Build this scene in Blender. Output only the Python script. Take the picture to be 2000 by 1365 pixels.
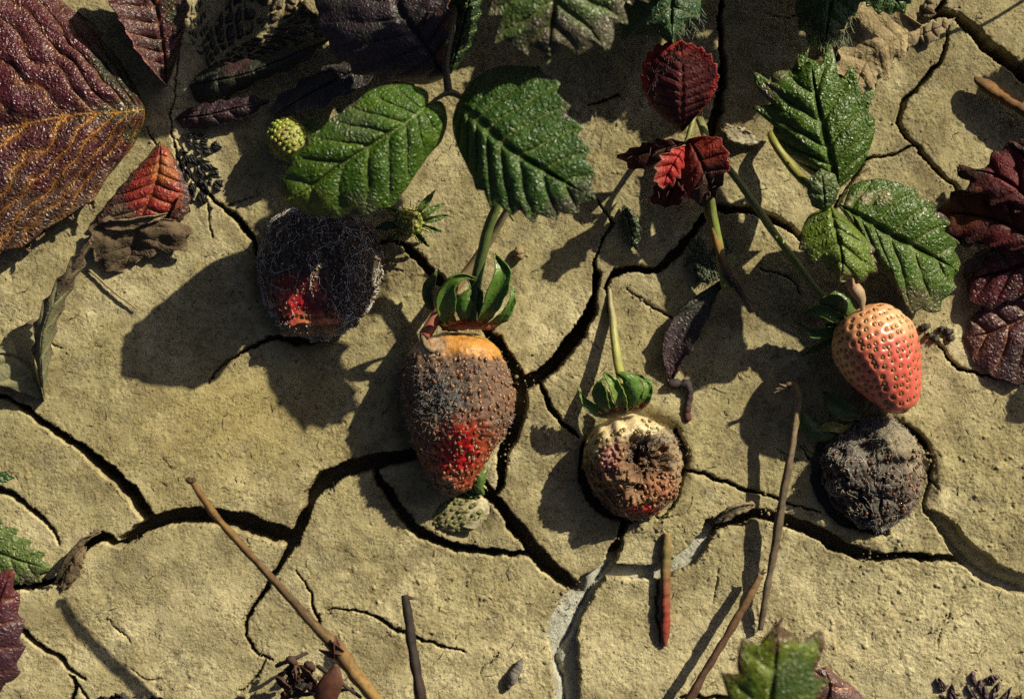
import bpy, math, random
import numpy as np
from mathutils import Vector, Matrix

random.seed(7)
rng = np.random.default_rng(11)
for o in list(bpy.data.objects):
    bpy.data.objects.remove(o)
scene = bpy.context.scene
COL = scene.collection

# ------------------------------------------------------------------ camera, world, sun, exposure
S = 0.000135            # metres on the ground for one photograph pixel (frame 2000 px = 27 cm)
HC = 0.375              # camera height
HP = HC / S
cam = bpy.data.cameras.new('camera')
cam.lens = 50.0
cam.sensor_width = 36.0
cam.clip_start = 0.01
cam.clip_end = 50.0
cam.dof.use_dof = True
cam.dof.focus_distance = HC - 95 * S
cam.dof.aperture_fstop = 9.0
camo = bpy.data.objects.new('camera', cam)
camo.location = (0, 0, HC)
COL.objects.link(camo)
scene.camera = camo

SUN = Vector((1.40, 1.20, 1.0)).normalized()
elev = math.asin(SUN.z)
azim = math.atan2(SUN.x, SUN.y)
world = bpy.data.worlds.new('World')
scene.world = world
world.use_nodes = True
wn = world.node_tree
bg = wn.nodes['Background']
sky = wn.nodes.new('ShaderNodeTexSky')
sky.sky_type = 'NISHITA'
sky.sun_disc = False
sky.sun_elevation = elev
sky.sun_rotation = azim
sky.dust_density = 2.0
sky.air_density = 0.24
wn.links.new(sky.outputs[0], bg.inputs[0])
bg.inputs[1].default_value = 0.05
sl = bpy.data.lights.new('sun', 'SUN')
sl.energy = 5.0
sl.angle = math.radians(0.6)
sl.color = (1.0, 0.90, 0.66)
so = bpy.data.objects.new('sun', sl)
so.rotation_euler = SUN.to_track_quat('Z', 'Y').to_euler()
so.location = SUN * 2
COL.objects.link(so)
vs = scene.view_settings
scene.display_settings.display_device = 'sRGB'
vs.view_transform = 'Standard'
vs.look = 'None'
vs.exposure = 0.57
vs.gamma = 1.0
vs.use_curve_mapping = False
scene.render.engine = 'CYCLES'
scene.cycles.max_bounces = 6
scene.cycles.use_denoising = False

# ------------------------------------------------------------------ helpers
def W(px, py, z):
    """photo pixel + height (in pixels) -> world metres"""
    px = np.asarray(px, float); py = np.asarray(py, float); z = np.asarray(z, float)
    k = 1.0 - z / HP
    x = (px - 1000.0) * k * S
    y = (682.5 - py) * k * S
    return np.stack(np.broadcast_arrays(x, y, z * S), -1)

_lat = rng.random((256, 256))
_gx, _gy = np.cos(_lat * 2 * np.pi), np.sin(_lat * 2 * np.pi)
def vnoise(x, y, seed=0):
    """gradient noise, turned by an angle of its own for every seed"""
    x = np.asarray(x, float); y = np.asarray(y, float)
    ca, sa = math.cos(seed * 2.4 + 0.7), math.sin(seed * 2.4 + 0.7)
    x, y = ca * x - sa * y + seed * 17.31, sa * x + ca * y + seed * 9.77
    xi = np.floor(x).astype(int); yi = np.floor(y).astype(int)
    fx = x - xi; fy = y - yi
    ux = fx * fx * fx * (fx * (fx * 6 - 15) + 10); uy = fy * fy * fy * (fy * (fy * 6 - 15) + 10)
    def g(i, j, dx, dy):
        i = i & 255; j = j & 255
        return _gx[i, j] * dx + _gy[i, j] * dy
    a = g(xi, yi, fx, fy); b = g(xi + 1, yi, fx - 1, fy); c = g(xi, yi + 1, fx, fy - 1); d = g(xi + 1, yi + 1, fx - 1, fy - 1)
    return ((a * (1 - ux) + b * ux) * (1 - uy) + (c * (1 - ux) + d * ux) * uy) * 0.75

def fbm(x, y, seed=0, n=3):
    r = 0; a = 1.0
    for i in range(n):
        r = r + a * vnoise(x * 2 ** i, y * 2 ** i, seed + i * 5); a *= 0.5
    return r

def vn3(p, s, seed=0):
    q = p * s
    return (vnoise(q[..., 0] + 0.37 * q[..., 2], q[..., 1] - 0.21 * q[..., 2], seed) +
            vnoise(q[..., 1] + 0.31 * q[..., 0], q[..., 2] * 1.1 + 5, seed + 3) +
            vnoise(q[..., 2] + 3.3, q[..., 0] - 0.3 * q[..., 1], seed + 7)) * 0.8

def smooth(a, b, x):
    t = np.clip((x - a) / (b - a), 0, 1)
    return t * t * (3 - 2 * t)

def spline(pts, n, t=None):
    """Catmull-Rom resample, uniform in arc length"""
    P = np.asarray(pts, float)
    if len(P) == 2:
        P = np.array([P[0], (P[0] + P[1]) / 2, P[1]])
    Q = np.vstack([2 * P[0] - P[1], P, 2 * P[-1] - P[-2]])
    out = []
    for i in range(1, len(Q) - 2):
        u = np.linspace(0, 1, 12, endpoint=False)[:, None]
        a, b, c, d = Q[i - 1], Q[i], Q[i + 1], Q[i + 2]
        out.append(0.5 * (2 * b + (c - a) * u + (2 * a - 5 * b + 4 * c - d) * u ** 2 + (3 * b - a - 3 * c + d) * u ** 3))
    out = np.vstack(out + [P[-1:]])
    L = np.r_[0, np.cumsum(np.linalg.norm(np.diff(out[:, :2], axis=0), axis=1))]
    L = L / max(L[-1], 1e-9)
    if t is None:
        t = np.linspace(0, 1, n)
    return np.stack([np.interp(t, L, out[:, k]) for k in range(out.shape[1])], -1)

def mesh_np(name, V, F, cols=None, st=None, smooth_shade=True):
    me = bpy.data.meshes.new(name)
    V = np.ascontiguousarray(V, dtype=np.float32).reshape(-1, 3)
    F = np.ascontiguousarray(F, dtype=np.int32)
    nf, k = F.shape
    me.vertices.add(len(V)); me.vertices.foreach_set('co', V.ravel())
    me.loops.add(nf * k); me.loops.foreach_set('vertex_index', F.ravel())
    me.polygons.add(nf)
    me.polygons.foreach_set('loop_start', np.arange(0, nf * k, k, dtype=np.int32))
    me.polygons.foreach_set('loop_total', np.full(nf, k, dtype=np.int32))
    if smooth_shade:
        me.polygons.foreach_set('use_smooth', np.ones(nf, dtype=bool))
    if cols is not None:
        C = np.ones((len(V), 4), np.float32)
        cc = np.asarray(cols, np.float32).reshape(len(V), -1)
        C[:, :cc.shape[1]] = cc
        a = me.color_attributes.new('Col', 'FLOAT_COLOR', 'POINT')
        a.data.foreach_set('color', C.ravel())
    if st is not None:
        a = me.attributes.new('st', 'FLOAT_VECTOR', 'POINT')
        a.data.foreach_set('vector', np.asarray(st, np.float32).ravel())
    me.update(calc_edges=True)
    me.validate()
    return me

def grid_faces(nu, nv, wrap=False):
    i = np.arange(nu - 1)[:, None]; jn = nv if wrap else nv - 1
    j = np.arange(jn)[None, :]; j2 = (j + 1) % nv
    return np.stack([i * nv + j, i * nv + j2, (i + 1) * nv + j2, (i + 1) * nv + j], -1).reshape(-1, 4)

def link(name, me, mat, parent=None, solid=0.0):
    o = bpy.data.objects.new(name, me)
    COL.objects.link(o)
    if mat is not None:
        me.materials.append(mat)
    if parent is not None:
        o.parent = parent
        r = parent
        off = Vector((0, 0, 0))
        while r is not None:
            off += r.location; r = r.parent
        me.transform(Matrix.Translation(-off))
    if solid:
        m = o.modifiers.new('thickness', 'SOLIDIFY'); m.thickness = solid * S; m.offset = 0.0
    return o

def thing(name, label, cat, px, py, z=0, group=None):
    o = bpy.data.objects.new(name, None)
    o.empty_display_size = 0.005
    o.location = W(px, py, z)
    o['label'] = label; o['category'] = cat
    if group: o['group'] = group
    COL.objects.link(o)
    return o

def tag(o, label, cat, group=None):
    o['label'] = label; o['category'] = cat
    if group: o['group'] = group
    return o

# ------------------------------------------------------------------ materials
def newmat(name):
    m = bpy.data.materials.new(name); m.use_nodes = True
    nt = m.node_tree
    return m, nt, nt.nodes['Principled BSDF'], nt.nodes['Material Output']

def N(nt, typ, **kw):
    n = nt.nodes.new(typ)
    for k, v in kw.items():
        if k.startswith('i_'):
            n.inputs[int(k[2:])].default_value = v
        else:
            setattr(n, k, v)
    return n

def math_n(nt, op, a, b=None, clamp=False):
    n = nt.nodes.new('ShaderNodeMath'); n.operation = op; n.use_clamp = clamp
    for i, v in enumerate((a, b)):
        if v is None: continue
        if isinstance(v, (int, float)): n.inputs[i].default_value = v
        else: nt.links.new(v, n.inputs[i])
    return n.outputs[0]

def mixc(nt, fac, a, b, mode='MIX'):
    n = nt.nodes.new('ShaderNodeMix'); n.data_type = 'RGBA'; n.blend_type = mode
    for s, v in ((n.inputs[0], fac), (n.inputs[6], a), (n.inputs[7], b)):
        if isinstance(v, (int, float)): s.default_value = v
        elif isinstance(v, tuple): s.default_value = (*v, 1) if len(v) == 3 else v
        else: nt.links.new(v, s)
    return n.outputs[2]

def pxcoord(nt):
    tc = N(nt, 'ShaderNodeTexCoord'); mp = N(nt, 'ShaderNodeMapping')
    mp.inputs['Scale'].default_value = (1 / S,) * 3
    nt.links.new(tc.outputs['Object'], mp.inputs[0])
    return mp.outputs[0]

def noise(nt, vec, scale, detail=3.0, rough=0.55):
    n = N(nt, 'ShaderNodeTexNoise'); n.inputs['Scale'].default_value = scale
    n.inputs['Detail'].default_value = detail; n.inputs['Roughness'].default_value = rough
    nt.links.new(vec, n.inputs['Vector'])
    return n.outputs[0]

def ramp(nt, v, lo, hi, a=0.0, b=1.0):
    n = N(nt, 'ShaderNodeMapRange'); n.interpolation_type = 'SMOOTHSTEP'
    n.inputs[1].default_value = lo; n.inputs[2].default_value = hi
    n.inputs[3].default_value = a; n.inputs[4].default_value = b
    nt.links.new(v, n.inputs[0])
    return n.outputs[0]

def bump(nt, h, dist_px, strength=1.0, prev=None):
    b = N(nt, 'ShaderNodeBump'); b.inputs['Strength'].default_value = strength
    b.inputs['Distance'].default_value = dist_px * S
    nt.links.new(h, b.inputs['Height'])
    if prev is not None: nt.links.new(prev, b.inputs['Normal'])
    return b.outputs[0]

def mat_mud():
    m, nt, b, out = newmat('dried_mud')
    v = pxcoord(nt)
    col = N(nt, 'ShaderNodeAttribute', attribute_name='Col').outputs['Color']
    big = noise(nt, v, 0.012, 4)
    med = noise(nt, v, 0.06, 4, 0.65)
    fine = noise(nt, v, 0.35, 3, 0.7)
    c = mixc(nt, ramp(nt, big, 0.38, 0.64, 0.0, 0.65), col, (0.74, 0.71, 0.66), 'MULTIPLY')
    c = mixc(nt, ramp(nt, med, 0.48, 0.68, 0.0, 0.6), c, (0.58, 0.55, 0.53), 'MULTIPLY')
    c = mixc(nt, ramp(nt, fine, 0.52, 0.70, 0.0, 0.75), c, (0.46, 0.43, 0.40), 'MULTIPLY')
    gr = noise(nt, v, 0.15, 5, 0.8)
    pm = ramp(nt, noise(nt, v, 0.022, 4, 0.6), 0.42, 0.62)
    c = mixc(nt, math_n(nt, 'MULTIPLY', ramp(nt, gr, 0.48, 0.62, 0.0, 0.85), math_n(nt, 'ADD', math_n(nt, 'MULTIPLY', pm, 0.75), 0.2)), c, (0.52, 0.48, 0.43), 'MULTIPLY')
    sp = noise(nt, v, 0.16, 2, 0.5)
    c = mixc(nt, ramp(nt, sp, 0.63, 0.70, 0.0, 0.9), c, (0.30, 0.26, 0.22), 'MULTIPLY')
    pale = noise(nt, v, 0.09, 3, 0.6)
    c = mixc(nt, ramp(nt, pale, 0.55, 0.75, 0.0, 0.35), c, (0.42, 0.37, 0.26))
    nt.links.new(c, b.inputs['Base Color'])
    b.inputs['Roughness'].default_value = 0.9
    b.inputs['Specular IOR Level'].default_value = 0.25
    n1 = bump(nt, noise(nt, v, 0.10, 5, 0.65), 2.6, 0.5)
    n2 = bump(nt, math_n(nt, 'MULTIPLY', noise(nt, v, 0.20, 4, 0.7), math_n(nt, 'ADD', math_n(nt, 'MULTIPLY', pm, 0.8), 0.35)), 3.4, 0.8, n1)
    nt.links.new(n2, b.inputs['Normal'])
    return m

def mat_leaf(name, vein=(0.12, 0.16, 0.05), rough=0.38, quilt=1.0, trans=0.12, veinw=0.075, spec=0.45, tint=0.35, qs=0.105, dist=1.5, qcol=None, midw=0.04, wobv=0.4, tert=0.3):
    m, nt, b, out = newmat(name)
    v = pxcoord(nt)
    at = N(nt, 'ShaderNodeAttribute', attribute_name='Col')
    st = N(nt, 'ShaderNodeAttribute', attribute_name='st')
    sep = N(nt, 'ShaderNodeSeparateXYZ'); nt.links.new(st.outputs['Vector'], sep.inputs[0])
    wob = math_n(nt, 'MULTIPLY', math_n(nt, 'SUBTRACT', noise(nt, v, 0.025, 3), 0.5), wobv)
    f = math_n(nt, 'FRACT', math_n(nt, 'ADD', sep.outputs[0], wob))
    d = math_n(nt, 'MINIMUM', f, math_n(nt, 'SUBTRACT', 1.0, f))
    av = math_n(nt, 'ABSOLUTE', sep.outputs[1])
    wdt = math_n(nt, 'MULTIPLY', math_n(nt, 'SUBTRACT', 1.15, av), veinw)
    lat = math_n(nt, 'SUBTRACT', 1.0, math_n(nt, 'DIVIDE', d, wdt), True)
    mid = math_n(nt, 'SUBTRACT', 1.0, math_n(nt, 'DIVIDE', av, midw), True)
    vm = math_n(nt, 'MAXIMUM', lat, mid)
    # quilting between the veins
    nz = N(nt, 'ShaderNodeTexNoise'); nz.inputs['Scale'].default_value = 0.07
    nt.links.new(v, nz.inputs['Vector'])
    dis = N(nt, 'ShaderNodeVectorMath', operation='MULTIPLY_ADD')
    dis.inputs[1].default_value = (20, 20, 20)
    nt.links.new(nz.outputs['Color'], dis.inputs[0]); nt.links.new(v, dis.inputs[2])
    vo = N(nt, 'ShaderNodeTexVoronoi', feature='DISTANCE_TO_EDGE'); vo.inputs['Scale'].default_value = qs
    nt.links.new(dis.outputs[0], vo.inputs['Vector'])
    q = ramp(nt, vo.outputs['Distance'], 0.0, 0.42)
    fine = noise(nt, v, 0.30, 3, 0.6)
    col = at.outputs['Color']
    c = mixc(nt, ramp(nt, noise(nt, v, 0.035, 4, 0.6), 0.35, 0.7, 0.0, tint), col, (0.45, 0.42, 0.5), 'MULTIPLY')
    c = mixc(nt, math_n(nt, 'MULTIPLY', math_n(nt, 'SUBTRACT', 1.0, q), 0.28), c, qcol or vein)
    vfac = math_n(nt, 'MULTIPLY', math_n(nt, 'MULTIPLY', vm, at.outputs['Alpha']), 0.9, True)
    c = mixc(nt, vfac, c, vein)
    wide = math_n(nt, 'SUBTRACT', 1.0, math_n(nt, 'DIVIDE', d, 0.42), True)
    tv = math_n(nt, 'MULTIPLY', math_n(nt, 'MULTIPLY', ramp(nt, q, 0.7, 0.0), wide), math_n(nt, 'MULTIPLY', at.outputs['Alpha'], tert), True)
    c = mixc(nt, tv, c, vein)
    c = mixc(nt, ramp(nt, fine, 0.55, 0.75, 0.0, 0.35), c, (0.5, 0.5, 0.5), 'MULTIPLY')
    nt.links.new(c, b.inputs['Base Color'])
    rr = ramp(nt, noise(nt, v, 0.12, 3), 0.3, 0.7, rough - 0.02, rough + 0.18)
    nt.links.new(rr, b.inputs['Roughness'])
    b.inputs['Specular IOR Level'].default_value = spec
    n1 = bump(nt, q, dist * quilt, 0.75)
    n2 = bump(nt, fine, 0.8, 0.2, n1)
    nt.links.new(n2, b.inputs['Normal'])
    tr = N(nt, 'ShaderNodeBsdfTranslucent')
    nt.links.new(mixc(nt, 1.0, c, (2.0, 1.8, 1.2), 'MULTIPLY'), tr.inputs[0])
    mx = N(nt, 'ShaderNodeMixShader'); mx.inputs[0].default_value = trans
    nt.links.new(b.outputs[0], mx.inputs[1]); nt.links.new(tr.outputs[0], mx.inputs[2])
    nt.links.new(mx.outputs[0], out.inputs[0])
    return m

def mat_attr(name, rough=0.6, spec=0.4, bscale=0.3, bdist=1.2, mott=0.4, wet=False, stretch=None, sss=0.0, mscale=0.08):
    """colour from the mesh attribute, mottled; alpha = wetness when wet"""
    m, nt, b, out = newmat(name)
    v = pxcoord(nt)
    at = N(nt, 'ShaderNodeAttribute', attribute_name='Col')
    if stretch:
        st = N(nt, 'ShaderNodeAttribute', attribute_name='st')
        mp = N(nt, 'ShaderNodeMapping'); mp.inputs['Scale'].default_value = stretch
        nt.links.new(st.outputs['Vector'], mp.inputs[0]); bv = mp.outputs[0]; bs = 1.0
    else:
        bv, bs = v, bscale
    c = mixc(nt, ramp(nt, noise(nt, v, mscale, 4, 0.65), 0.38, 0.68, 0.0, mott), at.outputs['Color'], (0.35, 0.33, 0.33), 'MULTIPLY')
    c = mixc(nt, ramp(nt, noise(nt, bv, bs, 3, 0.65), 0.5, 0.75, 0.0, mott), c, (0.45, 0.42, 0.4), 'MULTIPLY')
    nt.links.new(c, b.inputs['Base Color'])
    if wet:
        nt.links.new(ramp(nt, at.outputs['Alpha'], 0.0, 1.0, rough, 0.16), b.inputs['Roughness'])
    else:
        b.inputs['Roughness'].default_value = rough
    b.inputs['Specular IOR Level'].default_value = spec
    if sss:
        b.inputs['Subsurface Weight'].default_value = sss
        b.inputs['Subsurface Radius'].default_value = (1.0, 0.35, 0.2)
        b.inputs['Subsurface Scale'].default_value = 14 * S
    n1 = bump(nt, noise(nt, bv, bs, 4, 0.65), bdist, 0.8)
    nt.links.new(n1, b.inputs['Normal'])
    return m

def mat_flat(name, col, rough=0.6, var=0.3, spec=0.4, alt=None, trans=0.0):
    """one colour with a random tint per object"""
    m, nt, b, out = newmat(name)
    oi = N(nt, 'ShaderNodeObjectInfo')
    v = pxcoord(nt)
    c = mixc(nt, oi.outputs['Random'], col, alt if alt else tuple(x * (1 - var) for x in col))
    c = mixc(nt, ramp(nt, noise(nt, v, 0.25, 2), 0.4, 0.7, 0.0, 0.45), c, (0.5, 0.5, 0.5), 'MULTIPLY')
    nt.links.new(c, b.inputs['Base Color'])
    b.inputs['Roughness'].default_value = rough
    b.inputs['Specular IOR Level'].default_value = spec
    return m

MUD = mat_mud()
# ------------------------------------------------------------------ the ground: cracked mud plates over a crack floor
CR = [  # points (x, y, width), depth
 ([(-320,640,10),(-150,740,14),(0,775,12),(45,795,14),(95,835,18),(150,870,22),(200,910,28),(245,950,32),(275,990,32),(297,1020,28)], 75),
 ([(232,1066,10),(250,1050,24),(290,1025,32),(330,1012,36),(390,1008,36),(460,1015,38),(520,1036,40),(572,1052,36)], 75),
 ([(-320,1230,12),(-150,1170,12),(35,1148,14),(100,1135,16),(140,1112,17),(163,1068,18),(195,1048,24),(218,1058,18),(236,1066,12)], 70),
 ([(572,1056,22),(590,1020,26),(605,975,30),(632,940,38),(680,916,36),(740,900,36),(790,892,30),(840,880,24)], 75),
 ([(568,1060,20),(545,1105,15),(520,1145,11),(490,1190,9),(480,1225,8),(485,1255,7),(510,1280,5),(532,1292,3)], 50),
 ([(730,920,16),(757,960,24),(785,1005,24),(830,1045,24),(880,1065,22),(940,1076,17),(1040,1084,11),(1060,1086,8)], 65),
 ([(935,955,10),(975,985,22),(1000,1022,30),(1035,1065,36),(1075,1110,32),(1128,1152,26)], 70),
 ([(970,665,22),(992,705,28),(1015,750,30),(1010,800,38),(1000,850,32),(985,882,24),(978,920,20),(982,945,15),(962,970,11)], 100),
 ([(978,930,8),(968,955,7),(962,970,6)], 40),
 ([(1000,757,32),(1030,745,32),(1060,730,28),(1100,690,30),(1135,640,29),(1160,590,21),(1166,540,15),(1160,505,7)], 140),
 ([(1160,512,5),(1178,465,5),(1196,440,6),(1180,410,5),(1160,385,5)], 26),
 ([(1186,560,8),(1196,540,15),(1225,525,17),(1280,526,17),(1310,506,19),(1345,465,17),(1372,428,12),(1395,400,12),(1392,340,14),(1386,280,16),(1397,240,22),(1406,190,22),(1412,130,16),(1406,50,9),(1410,-80,14),(1390,-320,12)], 65),
 ([(1395,405,18),(1440,408,20),(1480,415,22),(1530,440,20),(1570,470,14)], 60),
 ([(1187,560,6),(1188,590,5),(1196,625,4)], 22),
 ([(1222,562,3),(1260,590,4),(1300,615,4),(1332,634,3)], 20),
 ([(1050,742,10),(1070,785,13),(1095,825,11),(1132,852,6)], 45),
 ([(1222,1005,16),(1210,1055,18),(1190,1092,24)], 60),
 ([(1197,1085,22),(1175,1118,30),(1148,1145,42),(1115,1190,58),(1097,1240,68),(1104,1290,60),(1108,1365,54),(1112,1500,50),(1180,1680,40)], 19),
 ([(1185,1114,30),(1240,1117,32),(1290,1115,32),(1330,1098,32),(1362,1068,36),(1388,1034,28)], 18),
 ([(1385,1025,28),(1430,1016,30),(1475,1002,28),(1530,1016,28),(1590,1036,30),(1640,1066,34),(1690,1085,22),(1760,1087,18),(1830,1090,17),(1893,1093,18)], 55),
 ([(1806,998,12),(1840,1020,32),(1870,1060,46),(1910,1100,52),(1960,1130,48),(2010,1142,46),(2120,1150,40),(2330,1110,30)], 38),
 ([(1742,820,6),(1770,832,12),(1795,855,16),(1818,885,15),(1820,912,9),(1812,955,5),(1803,985,6),(1806,998,9)], 45),
 ([(1822,905,4),(1815,930,5),(1828,955,3)], 20),
 ([(1338,914,7),(1400,935,9),(1450,955,8),(1500,970,6),(1535,982,4),(1600,1000,3)], 35),
 ([(1160,845,10),(1142,880,20),(1138,920,20),(1152,968,20),(1185,1002,24),(1225,1018,16)], 50),
 ([(1318,838,8),(1332,865,16),(1338,892,17),(1333,930,10),(1318,980,5),(1290,1010,4)], 40),
 ([(1612,850,10),(1600,890,28),(1598,935,28),(1618,985,26),(1660,1022,22),(1730,1042,12)], 45),
 ([(1795,46,10),(1822,32,18),(1850,26,22),(1880,42,26),(1910,75,30),(1960,115,30),(2010,150,30),(2120,215,26),(2330,300,20)], 70),
 ([(1828,30,10),(1850,-40,12),(1830,-320,12)], 50),
 ([(1852,55,6),(1845,100,9),(1810,150,10),(1765,200,10),(1756,235,9),(1770,268,9),(1790,287,9),(1820,325,10),(1865,365,11),(1930,420,12),(2080,480,10),(2330,560,10)], 42),
 ([(1785,284,6),(1750,300,6),(1690,310,5),(1640,320,4)], 30),
 ([(1832,672,6),(1855,705,9),(1890,725,7),(1940,738,5),(2000,752,4)], 35),
 ([(432,402,8),(465,430,15),(495,465,15),(502,495,10)], 50),
 ([(520,657,10),(580,664,22),(630,652,20),(690,628,10)], 55),
 ([(408,748,3),(425,720,4),(460,696,7),(500,674,9),(528,657,13)], 38),
 ([(760,465,10),(785,478,14),(812,497,18),(840,530,20),(880,575,16)], 55),
 ([(-320,900,14),(-120,930,14),(0,958,14),(40,980,13),(80,1010,10),(110,1045,7),(118,1062,3)], 42),
 ([(-320,1100,12),(-100,1160,12),(35,1225,13),(70,1256,13),(110,1282,12),(150,1316,9),(168,1327,4)], 45),
 ([(138,1318,4),(145,1345,9),(138,1400,12),(120,1680,12)], 45),
 ([(142,1320,3),(157,1350,5),(178,1375,4)], 25),
 ([(578,1112,3),(600,1145,4),(615,1190,5),(625,1225,7),(648,1258,7)], 28),
 ([(640,1190,3),(690,1192,5),(730,1205,6),(790,1235,8),(850,1255,6),(905,1273,3)], 30),
 ([(516,1290,3),(502,1320,4),(468,1352,3)], 20),
 ([(1330,1360,8),(1400,1362,11),(1470,1363,10),(1600,1372,10)], 45),
 ([(1286,1120,7),(1282,1190,5),(1290,1255,3)], 20),
 ([(1206,188,5),(1170,200,5),(1150,205,3)], 24),
 ([(285,250,3),(300,275,4),(306,290,2)], 15),
 ([(345,275,2),(362,310,3),(375,345,3)], 15),
 ([(405,390,2),(408,430,3),(412,465,2)], 15),
 ([(1482,520,3),(1550,548,4),(1562,575,3)], 20),
 ([(1560,870,3),(1590,905,4)], 18),
 ([(500,485,10),(560,560,12),(640,530,12),(700,480,10),(765,467,10)], 40),
 ([(878,572,14),(925,620,16),(975,672,20)], 50),
 ([(835,882,20),(900,905,12),(945,945,10),(965,968,10)], 40),
 ([(1222,1010,14),(1240,920,10),(1330,915,9)], 40),
 ([(1565,466,12),(1620,420,8),(1690,312,5)], 40),
 ([(1745,822,6),(1700,900,8),(1620,960,10)], 40),
 ([(432,404,8),(360,330,4),(335,240,3),(350,60,4),(330,-320,8)], 30),
]

fx = np.arange(-20, 2021, 2.0); fy = np.arange(-20, 1386, 2.0)
def ext(a, lo, hi):
    l = []; x = a[0]; s = 3.0
    while x > lo: x -= s; l.append(x); s = min(s * 1.25, 14)
    r = []; x = a[-1]; s = 3.0
    while x < hi: x += s; r.append(x); s = min(s * 1.25, 14)
    return np.r_[l[::-1], a, r]
fx = ext(fx, -300, 2300); fy = ext(fy, -300, 1665)
GX, GY = np.meshgrid(fx, fy)          # rows = y

# warped coordinates give ragged crack edges
WX = GX + 9 * fbm(GX * 0.03, GY * 0.03, 1, 4) + 2.6 * vnoise(GX * 0.22, GY * 0.22, 4)
WY = GY + 9 * fbm(GX * 0.03, GY * 0.03, 2, 4) + 2.6 * vnoise(GX * 0.22, GY * 0.22, 5)
SD = np.full(GX.shape, 90.0)          # distance to the nearest crack edge (negative inside)
DEP = np.full(GX.shape, 60.0); WSUM = np.full(GX.shape, 1e-6)
DEP *= WSUM
R = 90.0
_rh = np.random.default_rng(77)
for _ in range(24):                    # hairline cracks
    x, y, a = _rh.uniform(-100, 2100), _rh.uniform(-100, 1500), _rh.uniform(0, 6.28)
    pts = [(x, y, 1.0)]
    for k in range(_rh.integers(3, 7)):
        a += _rh.normal(0, 0.3); x += 17 * math.cos(a); y += 17 * math.sin(a); pts.append((x, y, 1.9))
    pts[-1] = (x, y, 0.6)
    CR.append((pts, 10))
for pts, dep in CR:
    n = max(6, int(sum(math.dist(pts[i][:2], pts[i + 1][:2]) for i in range(len(pts) - 1)) / 14))
    P = spline(pts, n)
    for (x0, y0, w0), (x1, y1, w1) in zip(P[:-1], P[1:]):
        i0, i1 = np.searchsorted(fx, [min(x0, x1) - R, max(x0, x1) + R]); j0, j1 = np.searchsorted(fy, [min(y0, y1) - R, max(y0, y1) + R])
        if i1 <= i0 or j1 <= j0: continue
        sl_ = (slice(j0, j1), slice(i0, i1))
        ax, ay = WX[sl_] - x0, WY[sl_] - y0; dx, dy = x1 - x0, y1 - y0
        t = np.clip((ax * dx + ay * dy) / (dx * dx + dy * dy + 1e-9), 0, 1)
        d = np.hypot(ax - t * dx, ay - t * dy)
        e = d - 0.45 * (w0 + (w1 - w0) * t)
        SD[sl_] = np.minimum(SD[sl_], e)
        wgt = np.exp(-d / 9.0); WSUM[sl_] += wgt; DEP[sl_] += wgt * dep
DEP = DEP / WSUM

def soft(pts, amp, w):
    """soft raised band along a line: (x, y) points"""
    P = spline([(a, b) for a, b in pts], 24); r = np.full(GX.shape, 999.0)
    for (x0, y0), (x1, y1) in zip(P[:-1], P[1:]):
        i0, i1 = np.searchsorted(fx, [min(x0, x1) - 4 * w, max(x0, x1) + 4 * w]); j0, j1 = np.searchsorted(fy, [min(y0, y1) - 4 * w, max(y0, y1) + 4 * w])
        s_ = (slice(j0, j1), slice(i0, i1)); ax, ay = GX[s_] - x0, GY[s_] - y0; dx, dy = x1 - x0, y1 - y0
        t = np.clip((ax * dx + ay * dy) / (dx * dx + dy * dy + 1e-9), 0, 1)
        r[s_] = np.minimum(r[s_], np.hypot(ax - t * dx, ay - t * dy))
    return amp * np.exp(-(r / w) ** 2)

def blob(x, y, rx, ry=None):
    ry = ry or rx
    return np.exp(-(((GX - x) / rx) ** 2 + ((GY - y) / ry) ** 2))

ROUGHZ = 0.55 + 1.2 * smooth(-0.1, 0.3, fbm(GX * 0.004, GY * 0.004, 9, 2)) + 1.3 * blob(1800, 1150, 420, 260) + 0.8 * blob(1000, 1250, 260, 150)
ROUGHZ = np.clip(0.62 * ROUGHZ - 0.4 * blob(300, 800, 330, 200) - 0.4 * blob(300, 1200, 260, 170), 0.2, 1.6)
TOP = 9 * fbm(GX * 0.0035, GY * 0.0035, 11, 2)
TOP += ROUGHZ * (1.7 * fbm(GX * 0.028, GY * 0.028, 12, 2) + 1.15 * vnoise(GX * 0.08, GY * 0.08, 13) + 1.1 * vnoise(GX * 0.17, GY * 0.17, 14) + 0.8 * vnoise(GX * 0.34, GY * 0.34, 15)) + 0.3 * vnoise(GX * 0.34, GY * 0.34, 16)
pit = 1.25 * vnoise(GX * 0.11 + GY * 0.05, GY * 0.11 - GX * 0.02, 21) + 0.5 * vnoise(GX * 0.03, GY * 0.03, 24)
TOP -= 1.9 * smooth(0.34, 0.52, pit) * (0.4 + ROUGHZ * 0.5)
lump = vnoise(GX * 0.05, GY * 0.05, 22) + 0.35 * vnoise(GX * 0.15, GY * 0.15, 23)
TOP += 2.2 * smooth(0.25, 0.45, lump) * ROUGHZ
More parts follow.
